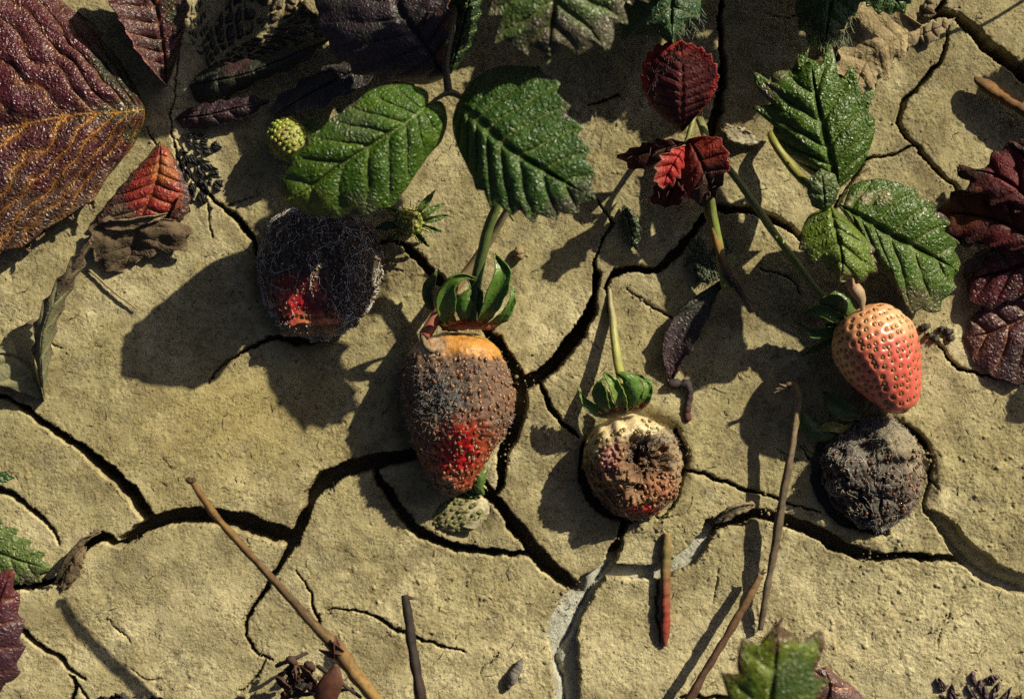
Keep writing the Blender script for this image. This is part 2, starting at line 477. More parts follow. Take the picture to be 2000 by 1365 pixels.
# soft flow folds on the smooth plates
for p, a, w in [([(270,1080),(330,1150),(360,1230),(365,1300)],4,16), ([(240,1090),(230,1160),(250,1260)],3,14), ([(370,1090),(430,1170),(470,1240)],3.5,15),
                ([(180,1160),(165,1210),(185,1300)],3,14), ([(640,1010),(720,1120),(780,1240)],3.5,11), ([(680,1000),(770,1110),(830,1210)],3,10), ([(720,1030),(800,1110),(860,1190)],2.6,10),
                ([(610,1040),(680,1150),(740,1240)],2.6,10), ([(330,760),(450,820),(520,900)],3,22), ([(280,850),(400,930),(480,960)],3,20), ([(520,760),(600,820),(640,900)],3,18),
                ([(1545,1050),(1540,1110),(1580,1160)],5,18), ([(1590,1240),(1680,1290),(1800,1340)],5,14), ([(1560,1180),(1570,1240),(1640,1320)],4,14),
                ([(300,230),(345,130),(385,10)],5,30), ([(335,260),(350,330),(365,420)],5,20), ([(300,250),(380,235),(450,245)],4,18), ([(0,590),(120,560),(240,600)],3,20),
                ([(230,1066),(300,1090),(330,1110)],3,8), ([(90,1060),(60,1090),(110,1115)],4,14)]:
    TOP += soft(p, a * 0.5, w) * (0.6 + 1.2 * vnoise(GX * 0.02, GY * 0.02, 29))
# collars of mud pushed up round the sunken fruit
for cx, cy, r, a, w in [(1238,905,118,7,22), (1705,930,128,10,26), (890,800,135,5,26), (620,550,140,4,24), (905,1005,62,4,20)]:
    rr = np.hypot(GX - cx, GY - cy) - r
    TOP += a * np.exp(-(rr / w) ** 2) * (0.6 + 0.8 * vnoise(GX * 0.03, GY * 0.03, 31))
    TOP -= 9 * smooth(4, -30, rr)
TOP += 7 * blob(1290,1030,16,20) * (0.6 + vnoise(GX * .15, GY * .15, 33)) + 9 * blob(1840,660,22,16) * (0.4 + vnoise(GX * .12, GY * .12, 34))
# crumbly strips beside some cracks
crumb = smooth(0, 3, SD) * np.exp(-np.maximum(SD, 0) / 12.0) * np.clip(fbm(GX * 0.02, GY * 0.02, 35, 2) + 0.15, 0, 1)
TOP += crumb * 7 * vnoise(GX * 0.13, GY * 0.13, 36)
lip = np.exp(-np.maximum(SD, 0) / 1.6)
edge_lift = (4.0 * fbm(GX * 0.006, GY * 0.006, 41, 2) + 1.0) * np.exp(-np.maximum(SD, 0) / 26.0)
SURF = TOP + edge_lift - 2.0 * lip

def ground_z(px, py):
    j = np.clip(np.searchsorted(fy, np.asarray(py, float)), 0, len(fy) - 1); i = np.clip(np.searchsorted(fx, np.asarray(px, float)), 0, len(fx) - 1)
    return SURF[j, i]

# pixel and height of the ground point seen at a photograph pixel are near enough the same at this relief
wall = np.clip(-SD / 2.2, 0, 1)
GZ = SURF * (1 - wall) + wall * (-(DEP + 8))
GZ -= 3.0 * (wall > 0) * (wall < 1) * rng.random(GX.shape)

# clay colour, with light falling off towards the top painted in
base = np.array([0.385, 0.340, 0.182])
pale = np.array([0.57, 0.51, 0.31]); dark = np.array([0.27, 0.232, 0.128]); grey = np.array([0.40, 0.41, 0.36]); warm = np.array([0.40, 0.335, 0.15])
C = np.broadcast_to(base, GX.shape + (3,)).copy()
def paint(mask, col):
    global C
    C = C + (np.asarray(col) - C) * np.clip(mask, 0, 1)[..., None]
paint(0.75 * smooth(-0.05, 0.35, fbm(GX * 0.006, GY * 0.006, 51, 4)) + 0.35 * smooth(900, 1320, GY), pale)  # second term paints in the brighter exposure of the lower ground
paint(0.75 * smooth(0.0, 0.3, fbm(GX * 0.009, GY * 0.009, 52, 4)) + 0.35 * smooth(620, 120, GY), dark)  # second term paints a vignette-like darkening towards the top
paint(0.5 * smooth(0.1, 0.3, fbm(GX * 0.03, GY * 0.03, 57, 3)), dark)
paint(0.6 * blob(420, 850, 220, 150) + 0.5 * blob(500, 780, 150, 90), warm)
paint(0.8 * blob(1750, 1280, 330, 150) + 0.6 * blob(430, 1180, 120, 90) + 0.7 * blob(60, 1030, 70, 50) + 0.7 * blob(870, 1350, 130, 40) + 0.6 * blob(1290, 1300, 200, 70) + 0.6 * blob(300, 1345, 80, 25), pale)
paint(0.6 * blob(340, 130, 60, 200) + 0.6 * blob(390, 330, 50, 120) + 0.9 * blob(1660, 400, 60, 30) + 0.6 * blob(1900, 640, 60, 110) + 0.6 * blob(1700, 385, 60, 14), pale)
paint(0.45 * blob(560, 1180, 90, 110) + 0.35 * blob(1560, 640, 90, 90) + 0.4 * blob(890, 1050, 90, 40) + 0.35 * blob(1290, 330, 80, 60) + 0.35 * blob(900, 850, 150, 120), dark)
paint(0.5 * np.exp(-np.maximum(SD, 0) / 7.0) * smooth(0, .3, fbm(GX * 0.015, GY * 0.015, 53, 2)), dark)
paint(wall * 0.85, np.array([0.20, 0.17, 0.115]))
paint(np.clip(vnoise(GX * 0.02, GY * 0.02, 54) * 3 - 0.6, 0, 0.35), np.array([0.33, 0.295, 0.20]))

# plates: connected pieces between the cracks
ny, nx = GX.shape
free = SD > 0
lab = np.zeros((ny, nx), np.int32); nlab = 0
stride_done = lab
from collections import deque
cj, ci = np.arange(0, ny, 2), np.arange(0, nx, 2)
fr = (SD[np.ix_(cj, ci)] > 0.0)
L2 = np.zeros(fr.shape, np.int32)
sizes = [0]
for y0, x0 in zip(*np.nonzero(fr)):
    if L2[y0, x0]: continue
    nlab += 1; q = deque([(y0, x0)]); L2[y0, x0] = nlab; cnt = 0
    while q:
        y, x = q.popleft(); cnt += 1
        for yy, xx in ((y + 1, x), (y - 1, x), (y, x + 1), (y, x - 1)):
            if 0 <= yy < fr.shape[0] and 0 <= xx < fr.shape[1] and fr[yy, xx] and not L2[yy, xx]:
                L2[yy, xx] = nlab; q.append((yy, xx))
    sizes.append(cnt)
sizes = np.array(sizes)
L2[np.isin(L2, np.nonzero(sizes < 60)[0])] = 0
for _ in range(40):                    # grow labels into the cracks
    z0 = L2 == 0
    if not z0.any(): break
    g = L2.copy()
    for sh, ax in ((1, 0), (-1, 0), (1, 1), (-1, 1)):
        r = np.roll(L2, sh, ax)
        g = np.where((g == 0) & (r > 0), r, g)
    L2 = g
lab = np.repeat(np.repeat(L2, 2, 0), 2, 1)[:ny, :nx]

idx = np.arange(ny * nx).reshape(ny, nx)
quads = np.stack([idx[:-1, :-1], idx[1:, :-1], idx[1:, 1:], idx[:-1, 1:]], -1).reshape(-1, 4)
keep = (SD.ravel()[quads].max(1) > -3.0)
quads = quads[keep]
ql = lab.ravel()[quads[:, 0]]
VW = W(GX, GY, 0 * GX); VW[..., 2] = GZ * S
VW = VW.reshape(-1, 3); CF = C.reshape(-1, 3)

# the floor under the cracks, running on to the horizon
bx = np.r_[-12000, -6000, -2500, -900, -420, np.arange(-330, 2331, 5.0), 2420, 2900, 4500, 8000, 14000]
by = np.r_[-12000, -6000, -2500, -900, -420, np.arange(-330, 1696, 5.0), 1790, 2300, 4000, 8000, 14000]
BX, BY = np.meshgrid(bx, by)
ii = np.clip(np.searchsorted(fx, BX), 0, nx - 1); jj = np.clip(np.searchsorted(fy, BY), 0, ny - 1)
BD = DEP[jj, ii]
outside = np.maximum(np.maximum(-300 - BX, BX - 2300), np.maximum(-300 - BY, BY - 1665))
BZ = -BD + 3 * fbm(BX * 0.02, BY * 0.02, 61, 3) + 1.2 * vnoise(BX * 0.08, BY * 0.08, 62)
fl = [[(1190,1100),(1150,1160),(1128,1200),(1110,1240),(1085,1285),(1100,1330),(1105,1400)], [(1850,1035),(1890,1085),(1940,1125),(2000,1150)]]
for p in fl:
    P = spline(p, 40); r = np.full(BX.shape, 99.0)
    for (x0, y0), (x1, y1) in zip(P[:-1], P[1:]):
        ax, ay = BX - x0, BY - y0; dx, dy = x1 - x0, y1 - y0
        t = np.clip((ax * dx + ay * dy) / (dx * dx + dy * dy + 1e-9), 0, 1)
        r = np.minimum(r, np.hypot(ax - t * dx + 6 * vnoise(BX * .05, BY * .05, 64), ay - t * dy))
    BZ -= 14 * np.exp(-(r / 4.0) ** 2)
    BZ += 2 * np.exp(-(r / 12) ** 2) * np.clip(vnoise(BX * 0.1, BY * 0.1, 66) * 3, 0, 1)
BZ = np.where(outside > -8, -1.0 + 5 * fbm(BX * 0.004, BY * 0.004, 63, 2), BZ)
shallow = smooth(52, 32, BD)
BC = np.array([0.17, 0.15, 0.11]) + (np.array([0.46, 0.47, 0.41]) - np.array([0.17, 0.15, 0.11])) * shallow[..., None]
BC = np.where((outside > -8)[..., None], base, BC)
BV = W(BX, BY, 0 * BX); BV[..., 2] = BZ * S
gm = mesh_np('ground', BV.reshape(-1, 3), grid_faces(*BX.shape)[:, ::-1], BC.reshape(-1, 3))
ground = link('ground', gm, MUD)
ground['kind'] = 'structure'
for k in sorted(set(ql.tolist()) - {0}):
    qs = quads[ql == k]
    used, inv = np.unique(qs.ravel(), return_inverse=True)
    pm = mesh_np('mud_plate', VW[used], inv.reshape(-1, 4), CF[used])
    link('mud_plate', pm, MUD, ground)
print('plates', len(set(ql.tolist())), 'quads', len(quads))
# ------------------------------------------------------------------ leaf, blade, stem and fruit builders
def arr(c): return np.asarray(c, float)

def leaflet(name, parent, left, right, mid, mat, z=(60, 60), arch=0.0, eL=0.0, eR=0.0, nv=7, tooth=7.0, corr=5.0, cfn=None,
            nu=96, nw=25, lag=0.2, wav=4.0, seed=0, zfn=None, mp=1.0, pw=0.14, solid=1.8, veinL=1.0, veinR=1.0, cup=0.0, tpow=1.0, tstart=0.12):
    t = np.linspace(0, 1, nu)
    Lp = spline(left, nu)[:, :2]; Rp = spline(right, nu)[:, :2]
    tm = np.clip(t - lag * np.sin(np.pi * t) * 0.6, 0, 1) if mp == 1.0 else t ** mp
    M = spline(mid, nu, tm)[:, :2]
    n = nv
    def teeth(P, other):
        T = np.gradient(P, axis=0); T /= np.linalg.norm(T, axis=1)[:, None] + 1e-9
        Nn = np.stack([T[:, 1], -T[:, 0]], -1)
        sgn = np.sign(((P - M) * Nn).sum(1, keepdims=True)); sgn[sgn == 0] = 1
        f = (t * n + 0.5) % 1.0                       # vein ends at a tooth tip
        saw = np.where(f < 0.5, (f / 0.5) ** 0.8, ((1 - f) / 0.5) ** 1.5)
        k = np.floor(t * n + 0.5)
        am = 0.7 + 0.6 * _lat[(k.astype(int) * 7 + seed * 3 + other) % 256, 5]
        env = smooth(tstart, tstart + 0.2, t)
        return P + (Nn * sgn * 0.85 + T * 0.6) * ((saw - 0.35) * tooth * 2 * env * am)[:, None]
    Lt = teeth(Lp, 0); Rt = teeth(Rp, 11)
    v = np.linspace(-1, 1, 2 * nw + 1); av = np.abs(v)
    B = np.where((v < 0)[None, :, None], Lt[:, None, :], Rt[:, None, :])
    Bs = np.where((v < 0)[None, :, None], Lp[:, None, :], Rp[:, None, :])
    # teeth act only near the margin
    XY = M[:, None, :] + (Bs - M[:, None, :]) * av[None, :, None] + (B - Bs) * (av[None, :, None] ** 5)
    s = t[:, None] + 0 * v[None, :]; V = v[None, :] + 0 * s
    AV = np.abs(V)
    zz = z[0] + (z[1] - z[0]) * s + arch * 4 * s * (1 - s) + np.where(V < 0, eL, eR) * AV ** 2 + cup * AV * (1 - AV) * 4
    sn = s * n + pw * 2 * fbm(XY[..., 0] * 0.012, XY[..., 1] * 0.012, 140 + seed, 2) * smooth(0, .15, AV) * smooth(1.0, .85, AV)
    ph = sn % 1.0
    grow = smooth(0, 0.15, s) * smooth(1.0, 0.9, s)
    zz = zz + corr * (np.sin(np.pi * ph) ** 0.5 - 0.5) * np.clip(1.15 - AV ** 3, 0, 1) * smooth(0, .12, AV) * grow
    zz = zz - corr * 0.8 * np.exp(-(V / 0.07) ** 2) * grow
    zz = zz + wav * fbm(XY[..., 0] * 0.016, XY[..., 1] * 0.016, 70 + seed, 2) + 0.12 * wav * vnoise(XY[..., 0] * 0.12, XY[..., 1] * 0.12, 80 + seed)
    zz = zz + wav * 0.9 * AV ** 3 * vnoise(s * n * 0.9 + 3 * (V > 0), 0 * s, 75 + seed)
    if zfn is not None: zz = zfn(s, V, XY[..., 0], XY[..., 1], zz)
    P = W(XY[..., 0], XY[..., 1], zz)
    if cfn is None: cfn = GREEN()
    c = cfn(s, V, XY[..., 0], XY[..., 1], seed)
    al = np.where(V < 0, veinL, veinR)
    cols = np.concatenate([c, al[..., None]], -1)
    st = np.stack([sn, V, s], -1)
    me = mesh_np(name, P.reshape(-1, 3), grid_faces(nu, 2 * nw + 1), cols.reshape(-1, 4), st.reshape(-1, 3))
    return link(name, me, mat, parent, solid)

def PAINT(base, edge=None, ew=0.88, tip=None, tw=0.85, mid=None, mw=0.25, spots=(), blot=None, bl=0.5, root=None, rw=0.2):
    """colour of a leaf: ground colour, margin, tip, along the midrib, patches (px, py, r, colour, strength)"""
    def f(s, V, X, Y, seed):
        c = np.broadcast_to(arr(base), s.shape + (3,)).copy()
        def mix(m, col):
            nonlocal c
            c = c + (arr(col) - c) * np.clip(m, 0, 1)[..., None]
        nz = fbm(X * 0.02, Y * 0.02, 90 + seed, 3); n2 = fbm(X * 0.07, Y * 0.07, 95 + seed, 2)
        if blot is not None: mix(bl * 2.0 * smooth(-0.05, 0.35, nz), blot)
        if mid is not None: mix(smooth(mw, 0.0, np.abs(V)) * smooth(1.0, 0.5, s), mid)
        if root is not None: mix(smooth(rw, 0.0, s + 0.1 * nz), root)
        for (px, py, r, col, st_) in spots:
            d = np.hypot(X - px, Y - py) / r + 0.5 * nz + 0.2 * n2
            mix(st_ * smooth(1.0, 0.55, d), col)
        if edge is not None: mix(smooth(ew - 0.04, ew + 0.06, np.abs(V) + 0.22 * nz + 0.08 * n2) * smooth(0.05, 0.2, s), edge)
        if tip is not None: mix(smooth(tw - 0.05, tw + 0.08, s + 0.15 * nz + 0.06 * n2), tip)
        return np.clip(c, 0.003, 1)
    return f

G1 = (0.036, 0.090, 0.004); G2 = (0.066, 0.125, 0.006); GD = (0.018, 0.042, 0.018); GB = (0.035, 0.085, 0.035)
PUR = (0.075, 0.022, 0.035); RED = (0.28, 0.022, 0.018); DKR = (0.075, 0.010, 0.014); TAN = (0.32, 0.26, 0.15); BRN = (0.10, 0.065, 0.035); BLK = (0.014, 0.013, 0.015); EDG = (0.055, 0.030, 0.035)
def GREEN(**k): return PAINT(G1, edge=EDG, ew=0.93, blot=G2, **k)

def oval(bx_, by_, tx, ty, wl, wr, fat=0.55, bend=0.0):
    """left, right and mid outlines of a plain oval leaflet"""
    b = arr((bx_, by_)); t_ = arr((tx, ty)); d = t_ - b; L = np.linalg.norm(d); d /= L; p = arr((d[1], -d[0]))
    ts = np.linspace(0, 1, 9)
    prof = np.sin(np.pi * ts ** (math.log(0.5) / math.log(fat))) ** 0.75
    mid = [tuple(b + d * L * u + p * bend * math.sin(math.pi * u)) for u in ts]
    lf = [tuple(arr(m) + p * wl * q) for m, q in zip(mid, prof)]
    rt = [tuple(arr(m) - p * wr * q) for m, q in zip(mid, prof)]
    return lf, rt, mid

def blade(name, parent, pts, wid, mat, roll=0.0, cup=0.0, cols=None, nu=28, nw=4, solid=1.6, pts_cap=True, seed=0, rag=0.0, nv=3):
    """narrow blade along (x, y, z) points in pixels; wid: half widths along it; roll in degrees (number or list)"""
    P = spline(pts, nu); t = np.linspace(0, 1, nu)
    w = np.interp(t, np.linspace(0, 1, len(wid)), wid)
    r = np.radians(np.interp(t, np.linspace(0, 1, len(roll)), roll) if isinstance(roll, (list, tuple)) else np.full(nu, roll))
    T = np.gradient(P, axis=0); T /= np.linalg.norm(T, axis=1)[:, None] + 1e-9
    h = np.stack([T[:, 1], -T[:, 0], 0 * t], -1); h /= np.linalg.norm(h, axis=1)[:, None] + 1e-9
    nrm = np.cross(T, h); nrm *= np.sign(nrm[:, 2:3] + 1e-6)
    side = h * np.cos(r)[:, None] + nrm * np.sin(r)[:, None]
    up = -h * np.sin(r)[:, None] + nrm * np.cos(r)[:, None]
    v = np.linspace(-1, 1, 2 * nw + 1)
    Q = P[:, None, :] + side[:, None, :] * (v[None, :, None] * w[:, None, None]) + up[:, None, :] * (cup * (v ** 2)[None, :, None] * w[:, None, None])
    if rag:
        Q = Q + rag * np.stack([vnoise(t[:, None] * 9 + v * 2, v[None, :] * 3 + seed, seed + i) for i in range(3)], -1) * (0.3 + np.abs(v)[None, :, None])
    cols = cols or [G1, G1]
    c = np.stack([np.interp(t, np.linspace(0, 1, len(cols)), [q[k] for q in cols]) for k in range(3)], -1)[:, None, :] * np.ones((1, len(v), 1))
    st = np.stack([t[:, None] * nv + 0 * v, v[None, :] + 0 * t[:, None], t[:, None] + 0 * v], -1)
    cc = np.concatenate([c, np.full(c.shape[:2] + (1,), 0.5)], -1)
    me = mesh_np(name, W(Q[..., 0], Q[..., 1], Q[..., 2]).reshape(-1, 3), grid_faces(nu, len(v)), cc.reshape(-1, 4), st.reshape(-1, 3))
    return link(name, me, mat, parent, solid)

def tube(name, parent, pts, mat, cols, nu=60, ns=12, bumpy=0.6, seed=0, flat=1.0):
    """stem along (x, y, z, radius) points in pixels"""
    P = spline(pts, nu); t = np.linspace(0, 1, nu); X = P[:, :3]
    rad = P[:, 3] * (1 + (0.35 if mat.name.startswith('dry') else 0.10) * fbm(t * 14, 0 * t, seed, 3)); fl = 0.10 if mat.name.startswith('dry') else 0.03
    X = X + bumpy * (1.8 if mat.name.startswith('dry') else 1.0) * np.stack([vnoise(t * 10, 0 * t + 1, seed + i) for i in range(3)], -1) * 2
    T = np.gradient(X, axis=0); T /= np.linalg.norm(T, axis=1)[:, None] + 1e-9
    h = np.stack([T[:, 1], -T[:, 0], 0 * t], -1); h /= np.linalg.norm(h, axis=1)[:, None] + 1e-9
    u = np.cross(T, h)
    a = np.linspace(0, 2 * np.pi, ns, endpoint=False)
    Q = X[:, None, :] + (rad[:, None] * (1 + fl * np.sin(3 * a + 1)[None, :] + fl * np.sin(5 * a + 8 * t[:, None])))[..., None] * (h[:, None, :] * np.cos(a)[None, :, None] + flat * u[:, None, :] * np.sin(a)[None, :, None])
    Q = np.concatenate([X[None, :1] + 0 * Q[:1], Q, X[None, -1:] + 0 * Q[:1]], 0)
    tt = np.r_[0, t, 1]
    cs = np.stack([np.interp(tt, np.linspace(0, 1, len(cols)), [c[k] for c in cols]) for k in range(3)], -1)
    c = np.repeat(cs[:, None, :], ns, 1)
    L = np.linalg.norm(np.diff(P[:, :2], axis=0), axis=1).sum()
    st = np.stack([tt[:, None] * L + 0 * a, np.cos(a)[None, :] * 4 + 0 * tt[:, None], np.sin(a)[None, :] * 4 + 0 * tt[:, None]], -1)
    me = mesh_np(name, W(Q[..., 0], Q[..., 1], Q[..., 2]).reshape(-1, 3), grid_faces(len(Q), ns, True), c.reshape(-1, 3), st.reshape(-1, 3))
    return link(name, me, mat, parent)

def hairs(name, parent, segs, mat, col=(0.6, 0.6, 0.55), r=0.5):
    """many fine threads, each a list of (x, y, z) pixel points, joined as one part"""
    Vs, Fs, off = [], [], 0
    for p in segs:
        P = arr(p); n = len(P)
        T = np.gradient(P, axis=0); T /= np.linalg.norm(T, axis=1)[:, None] + 1e-9
        h = np.cross(T, (0.3, 0.2, 0.93)); h /= np.linalg.norm(h, axis=1)[:, None] + 1e-9; u = np.cross(T, h)
        rr = np.linspace(r, r * 0.45, n)[:, None]
        ring = np.stack([P + rr * (h * math.cos(a) + u * math.sin(a)) for a in (0, 2.094, 4.189)], 1)
        Vs.append(ring.reshape(-1, 3)); Fs.append(grid_faces(n, 3, True) + off); off += n * 3
    V = np.vstack(Vs)
    me = mesh_np(name, W(V[:, 0], V[:, 1], V[:, 2]), np.vstack(Fs), np.broadcast_to(arr(col), (len(V), 3)))
    o = link(name, me, mat, parent); o['kind'] = 'stuff'
    return o

def leaf_fuzz(parent, pts_fn, n, ln, mat, col=(0.45, 0.48, 0.4), dirx=(0, 0), seed=0, lift=0.5):
    r = np.random.default_rng(seed); segs = []
    for _ in range(n):
        x, y, z = pts_fn(r); a = r.uniform(-0.8, 0.8); d = arr(dirx) if any(dirx) else arr((math.cos(r.uniform(0, 6.28)), math.sin(r.uniform(0, 6.28))))
        d = arr((d[0] * math.cos(a) - d[1] * math.sin(a), d[0] * math.sin(a) + d[1] * math.cos(a))); l = ln * r.uniform(0.6, 1.4)
        segs.append([(x, y, z), (x + d[0] * l * .5, y + d[1] * l * .5, z + l * .35 * lift), (x + d[0] * l, y + d[1] * l, z + l * lift)])
    return hairs('hair', parent, segs, mat, col, 0.45)

_sd = None
def seed_mesh(name, mat, l=5.0, w=3.4, h=2.4):
    bm_v, bm_f = [], []
    nr, ns = 4, 7
    V = [(0, 0, -1.0)]
    rows = [(-0.6, 0.75), (0.05, 1.0), (0.6, 0.62)]
    for zt, rr in rows:
        for k in range(ns):
            a = 2 * math.pi * k / ns; V.append((math.cos(a) * rr, math.sin(a) * rr, zt))
    V.append((0, 0, 1.15))
    F = []
    for k in range(ns): F.append((0, 1 + (k + 1) % ns, 1 + k))
    for r in range(2):
        for k in range(ns):
            a = 1 + r * ns + k; b = 1 + r * ns + (k + 1) % ns
            F += [(a, b, b + ns), (a, b + ns, a + ns)]
    e = len(V) - 1
    for k in range(ns): F.append((1 + 2 * ns + k, 1 + 2 * ns + (k + 1) % ns, e))
    V = arr(V) * arr((w, h, l)) * S
    me = mesh_np(name, V, np.array(F)); me.materials.append(mat)
    return me

class Fruit:
    """lathe-like body along a pixel axis; local frame: along, across (in the picture), up"""
    def __init__(self, top, tip, zc, prof, hfac=0.9, nt=150, na=170, rough=3.0, rs=0.05, seed=0, cap=0.0, hole=(), tilt=0.0, dents=(), lumps=()):
        self.top, self.tip = arr(top), arr(tip); d = self.tip - self.top; self.L = np.linalg.norm(d); self.d = d / self.L
        self.p = arr((-self.d[1], self.d[0])) * -1.0          # across
        self.zc, self.prof, self.hfac, self.tilt = zc, prof, hfac, tilt
        self.na = na
        t = np.linspace(0, 1, nt); t = 0.5 - 0.5 * np.cos(np.pi * t)
        a = np.linspace(0, 2 * np.pi, na, endpoint=False)
        self.t, self.a = t, a
        X = self.point(t[:, None] + 0 * a, a[None, :] + 0 * t[:, None])
        nrm = self.normal(X)
        dsp = rough * (fbm3(X, rs, seed) )
        X = X + nrm * dsp[..., None]
        self.X, self.nrm = X, self.normal(X)
    def widths(self, t):
        pr = arr(self.prof)
        pp = spline(np.c_[pr[:, 0] * 300, pr[:, 1:]], 200)
        k = np.argsort(pp[:, 0]); pp = pp[k]
        return np.interp(t * 300, pp[:, 0], pp[:, 1]), np.interp(t * 300, pp[:, 0], pp[:, 2])
    def point(self, t, a):
        wl, wr = self.widths(t)
        ca, sa = np.cos(a), np.sin(a)
        w = np.where(ca < 0, wl, wr); h = 0.5 * (wl + wr) * self.hfac
        XY = self.top + (self.d * self.L) * t[..., None] + self.p * (ca * w)[..., None]
        z = self.zc + self.tilt * (t - 0.5) + sa * h
        return np.concatenate([XY, z[..., None]], -1)
    def normal(self, X):
        du = np.gradient(X, axis=0); dv = np.roll(X, -1, 1) - np.roll(X, 1, 1)
        n = np.cross(du, dv); n /= np.linalg.norm(n, axis=2)[..., None] + 1e-9
        c = X.mean((0, 1)); s = np.sign((n * (X - c)).sum()); return n * (s if s else 1)
    def mask(self, x, y, r, up=True, ry=None):
        m = np.exp(-(((self.X[..., 0] - x) / r) ** 2 + ((self.X[..., 1] - y) / (ry or r)) ** 2))
        return m * (smooth(-0.3, 0.15, self.nrm[..., 2]) if up else 1)
    def push(self, m):
        self.X = self.X + self.nrm * m[..., None]
    def refresh(self): self.nrm = self.normal(self.X)
    def place_seeds(self, spacing, jitter=0.15, seed=0, tmin=0.06, tmax=0.97, amin=-0.3, amax=3.44):
        r = np.random.default_rng(seed); got = []
        rows = int(self.L * (tmax - tmin) / (spacing * 0.87))
        for i in range(rows + 1):
            t = tmin + (tmax - tmin) * i / max(rows, 1)
            wl, wr = self.widths(np.array([t])); w = float(wl[0] + wr[0]) / 2
            n = max(1, int((amax - amin) * w / spacing))
            for k in range(n):
                a = amin + (amax - amin) * (k + (0.5 if i % 2 else 0.0) + r.normal(0, jitter)) / n
                tt = np.clip(t + r.normal(0, jitter) * spacing * 0.6 / self.L, 0.01, 0.99)
                iu = int(np.argmin(np.abs(self.t - tt))); iv = int(round(a / (2 * np.pi) * self.na)) % self.na
                got.append((iu, iv))
        return got
    def pits(self, seeds, depth, rad):
        disp = np.zeros(self.X.shape[:2])
        for iu, iv in seeds:
            c = self.X[iu, iv]
            i0, i1 = max(0, iu - 25), min(len(self.t), iu + 26)
            d2 = ((self.X[i0:i1] - c) ** 2).sum(-1)
            disp[i0:i1] -= depth * np.exp(-d2 / (rad * rad))
        self.X = self.X + self.nrm * disp[..., None]
    def build(self, name, parent, mat, cols):
        V = W(self.X[..., 0], self.X[..., 1], self.X[..., 2])
        me = mesh_np(name, V.reshape(-1, 3), grid_faces(*self.X.shape[:2], True), cols.reshape(-1, cols.shape[-1]))
        self.obj = link(name, me, mat, parent)
        return self.obj
    def sow(self, me, parent, seeds, lift=0.0, smin=0.8, smax=1.2, seed=0, cond=None):
        r = np.random.default_rng(seed)
        off = Vector((0, 0, 0)); q = parent
        while q is not None: off += q.location; q = q.parent
        n_ = 0
        for iu, iv in seeds:
            x = self.X[iu, iv]; n = self.nrm[iu, iv]
            if n[2] < -0.25: continue
            if cond is not None and not cond(x, n): continue
            ta = self.X[min(iu + 2, len(self.t) - 1), iv] - self.X[max(iu - 2, 0), iv]
            ta = ta * arr((1, -1, 1)); nn = n * arr((1, -1, 1))
            ta = ta / (np.linalg.norm(ta) + 1e-9) + 0.25 * r.normal(size=3)
            Z = Vector(ta).normalized(); Y = Vector(nn); Y = (Y - Z * Y.dot(Z)).normalized(); Xv = Y.cross(Z)
            o = bpy.data.objects.new('seed', me); COL.objects.link(o); o.parent = parent
            pos = Vector(W(*(x + n * lift))) - off
            sc = r.uniform(smin, smax)
            M = Matrix((Xv, Y, Z)).transposed().to_4x4() * sc; M[3][3] = 1.0
            o.matrix_local = Matrix.Translation(pos) @ M
            n_ += 1
        return n_

def fbm3(X, s, seed):
    return vn3(X, s, seed) + 0.5 * vn3(X, s * 2.1, seed + 20) + 0.25 * vn3(X, s * 4.3, seed + 40)

def blend(cols, m, col):
    m = np.clip(m, 0, 1)[..., None]
    return cols + (arr(col) - cols) * m
# ------------------------------------------------------------------ leaf materials
L_GREEN = mat_leaf('green_leaf', vein=(0.14, 0.18, 0.05), rough=0.30, spec=0.40, dist=2.6, qcol=(0.022, 0.055, 0.005))
L_PALE = mat_leaf('pale_veined_leaf', vein=(0.16, 0.19, 0.06), rough=0.30, veinw=0.09, trans=0.15, spec=0.40, dist=2.5, qcol=(0.035, 0.070, 0.010))
L_RED = mat_leaf('red_leaf', vein=(0.10, 0.03, 0.018), rough=0.5, quilt=0.8, trans=0.30, veinw=0.07, spec=0.3)
L_PURPLE = mat_leaf('purple_leaf', vein=(0.30, 0.12, 0.03), rough=0.36, trans=0.05, veinw=0.10, tint=0.5, dist=2.0, qcol=(0.035, 0.014, 0.016))
L_PURD = mat_leaf('dark_purple_leaf', vein=(0.03, 0.022, 0.02), rough=0.45, quilt=1.2, trans=0.05, veinw=0.07)
L_BLACK = mat_leaf('blackened_leaf', vein=(0.02, 0.018, 0.016), rough=0.42, quilt=1.2, trans=0.0, veinw=0.06)
L_DRY = mat_leaf('dry_leaf', vein=(0.14, 0.10, 0.05), rough=0.75, quilt=0.8, trans=0.12, veinw=0.07, spec=0.2, tint=0.5)
L_UNDER = mat_leaf('leaf_underside', vein=(0.34, 0.33, 0.17), rough=0.6, quilt=0.5, trans=0.3, veinw=0.14, spec=0.25)
SEPAL = mat_leaf('sepal', vein=(0.13, 0.17, 0.05), rough=0.34, quilt=0.3, trans=0.15, veinw=0.05, tint=0.3)
STEM = mat_attr('stem', rough=0.5, spec=0.4, stretch=(0.03, 0.9, 0.9), bdist=1.0, mott=0.35)
TWIG = mat_attr('dry_stalk', rough=0.75, spec=0.25, stretch=(0.04, 1.2, 1.2), bdist=1.6, mott=0.6)
FIBRE = mat_attr('fine_fibre', rough=0.8, spec=0.2, mott=0.2)
HUSK = mat_attr('husk', rough=0.7, spec=0.3, bscale=0.22, bdist=2.0, mott=0.6)
L_BIG = mat_leaf('big_purple_leaf', vein=(0.42, 0.19, 0.03), rough=0.29, spec=0.5, trans=0.04, veinw=0.085, tint=0.6, dist=3.2, qcol=(0.025, 0.010, 0.012), midw=0.008, wobv=0.9, tert=0.4)
GRP = 'strawberry leaves on the cracked mud'

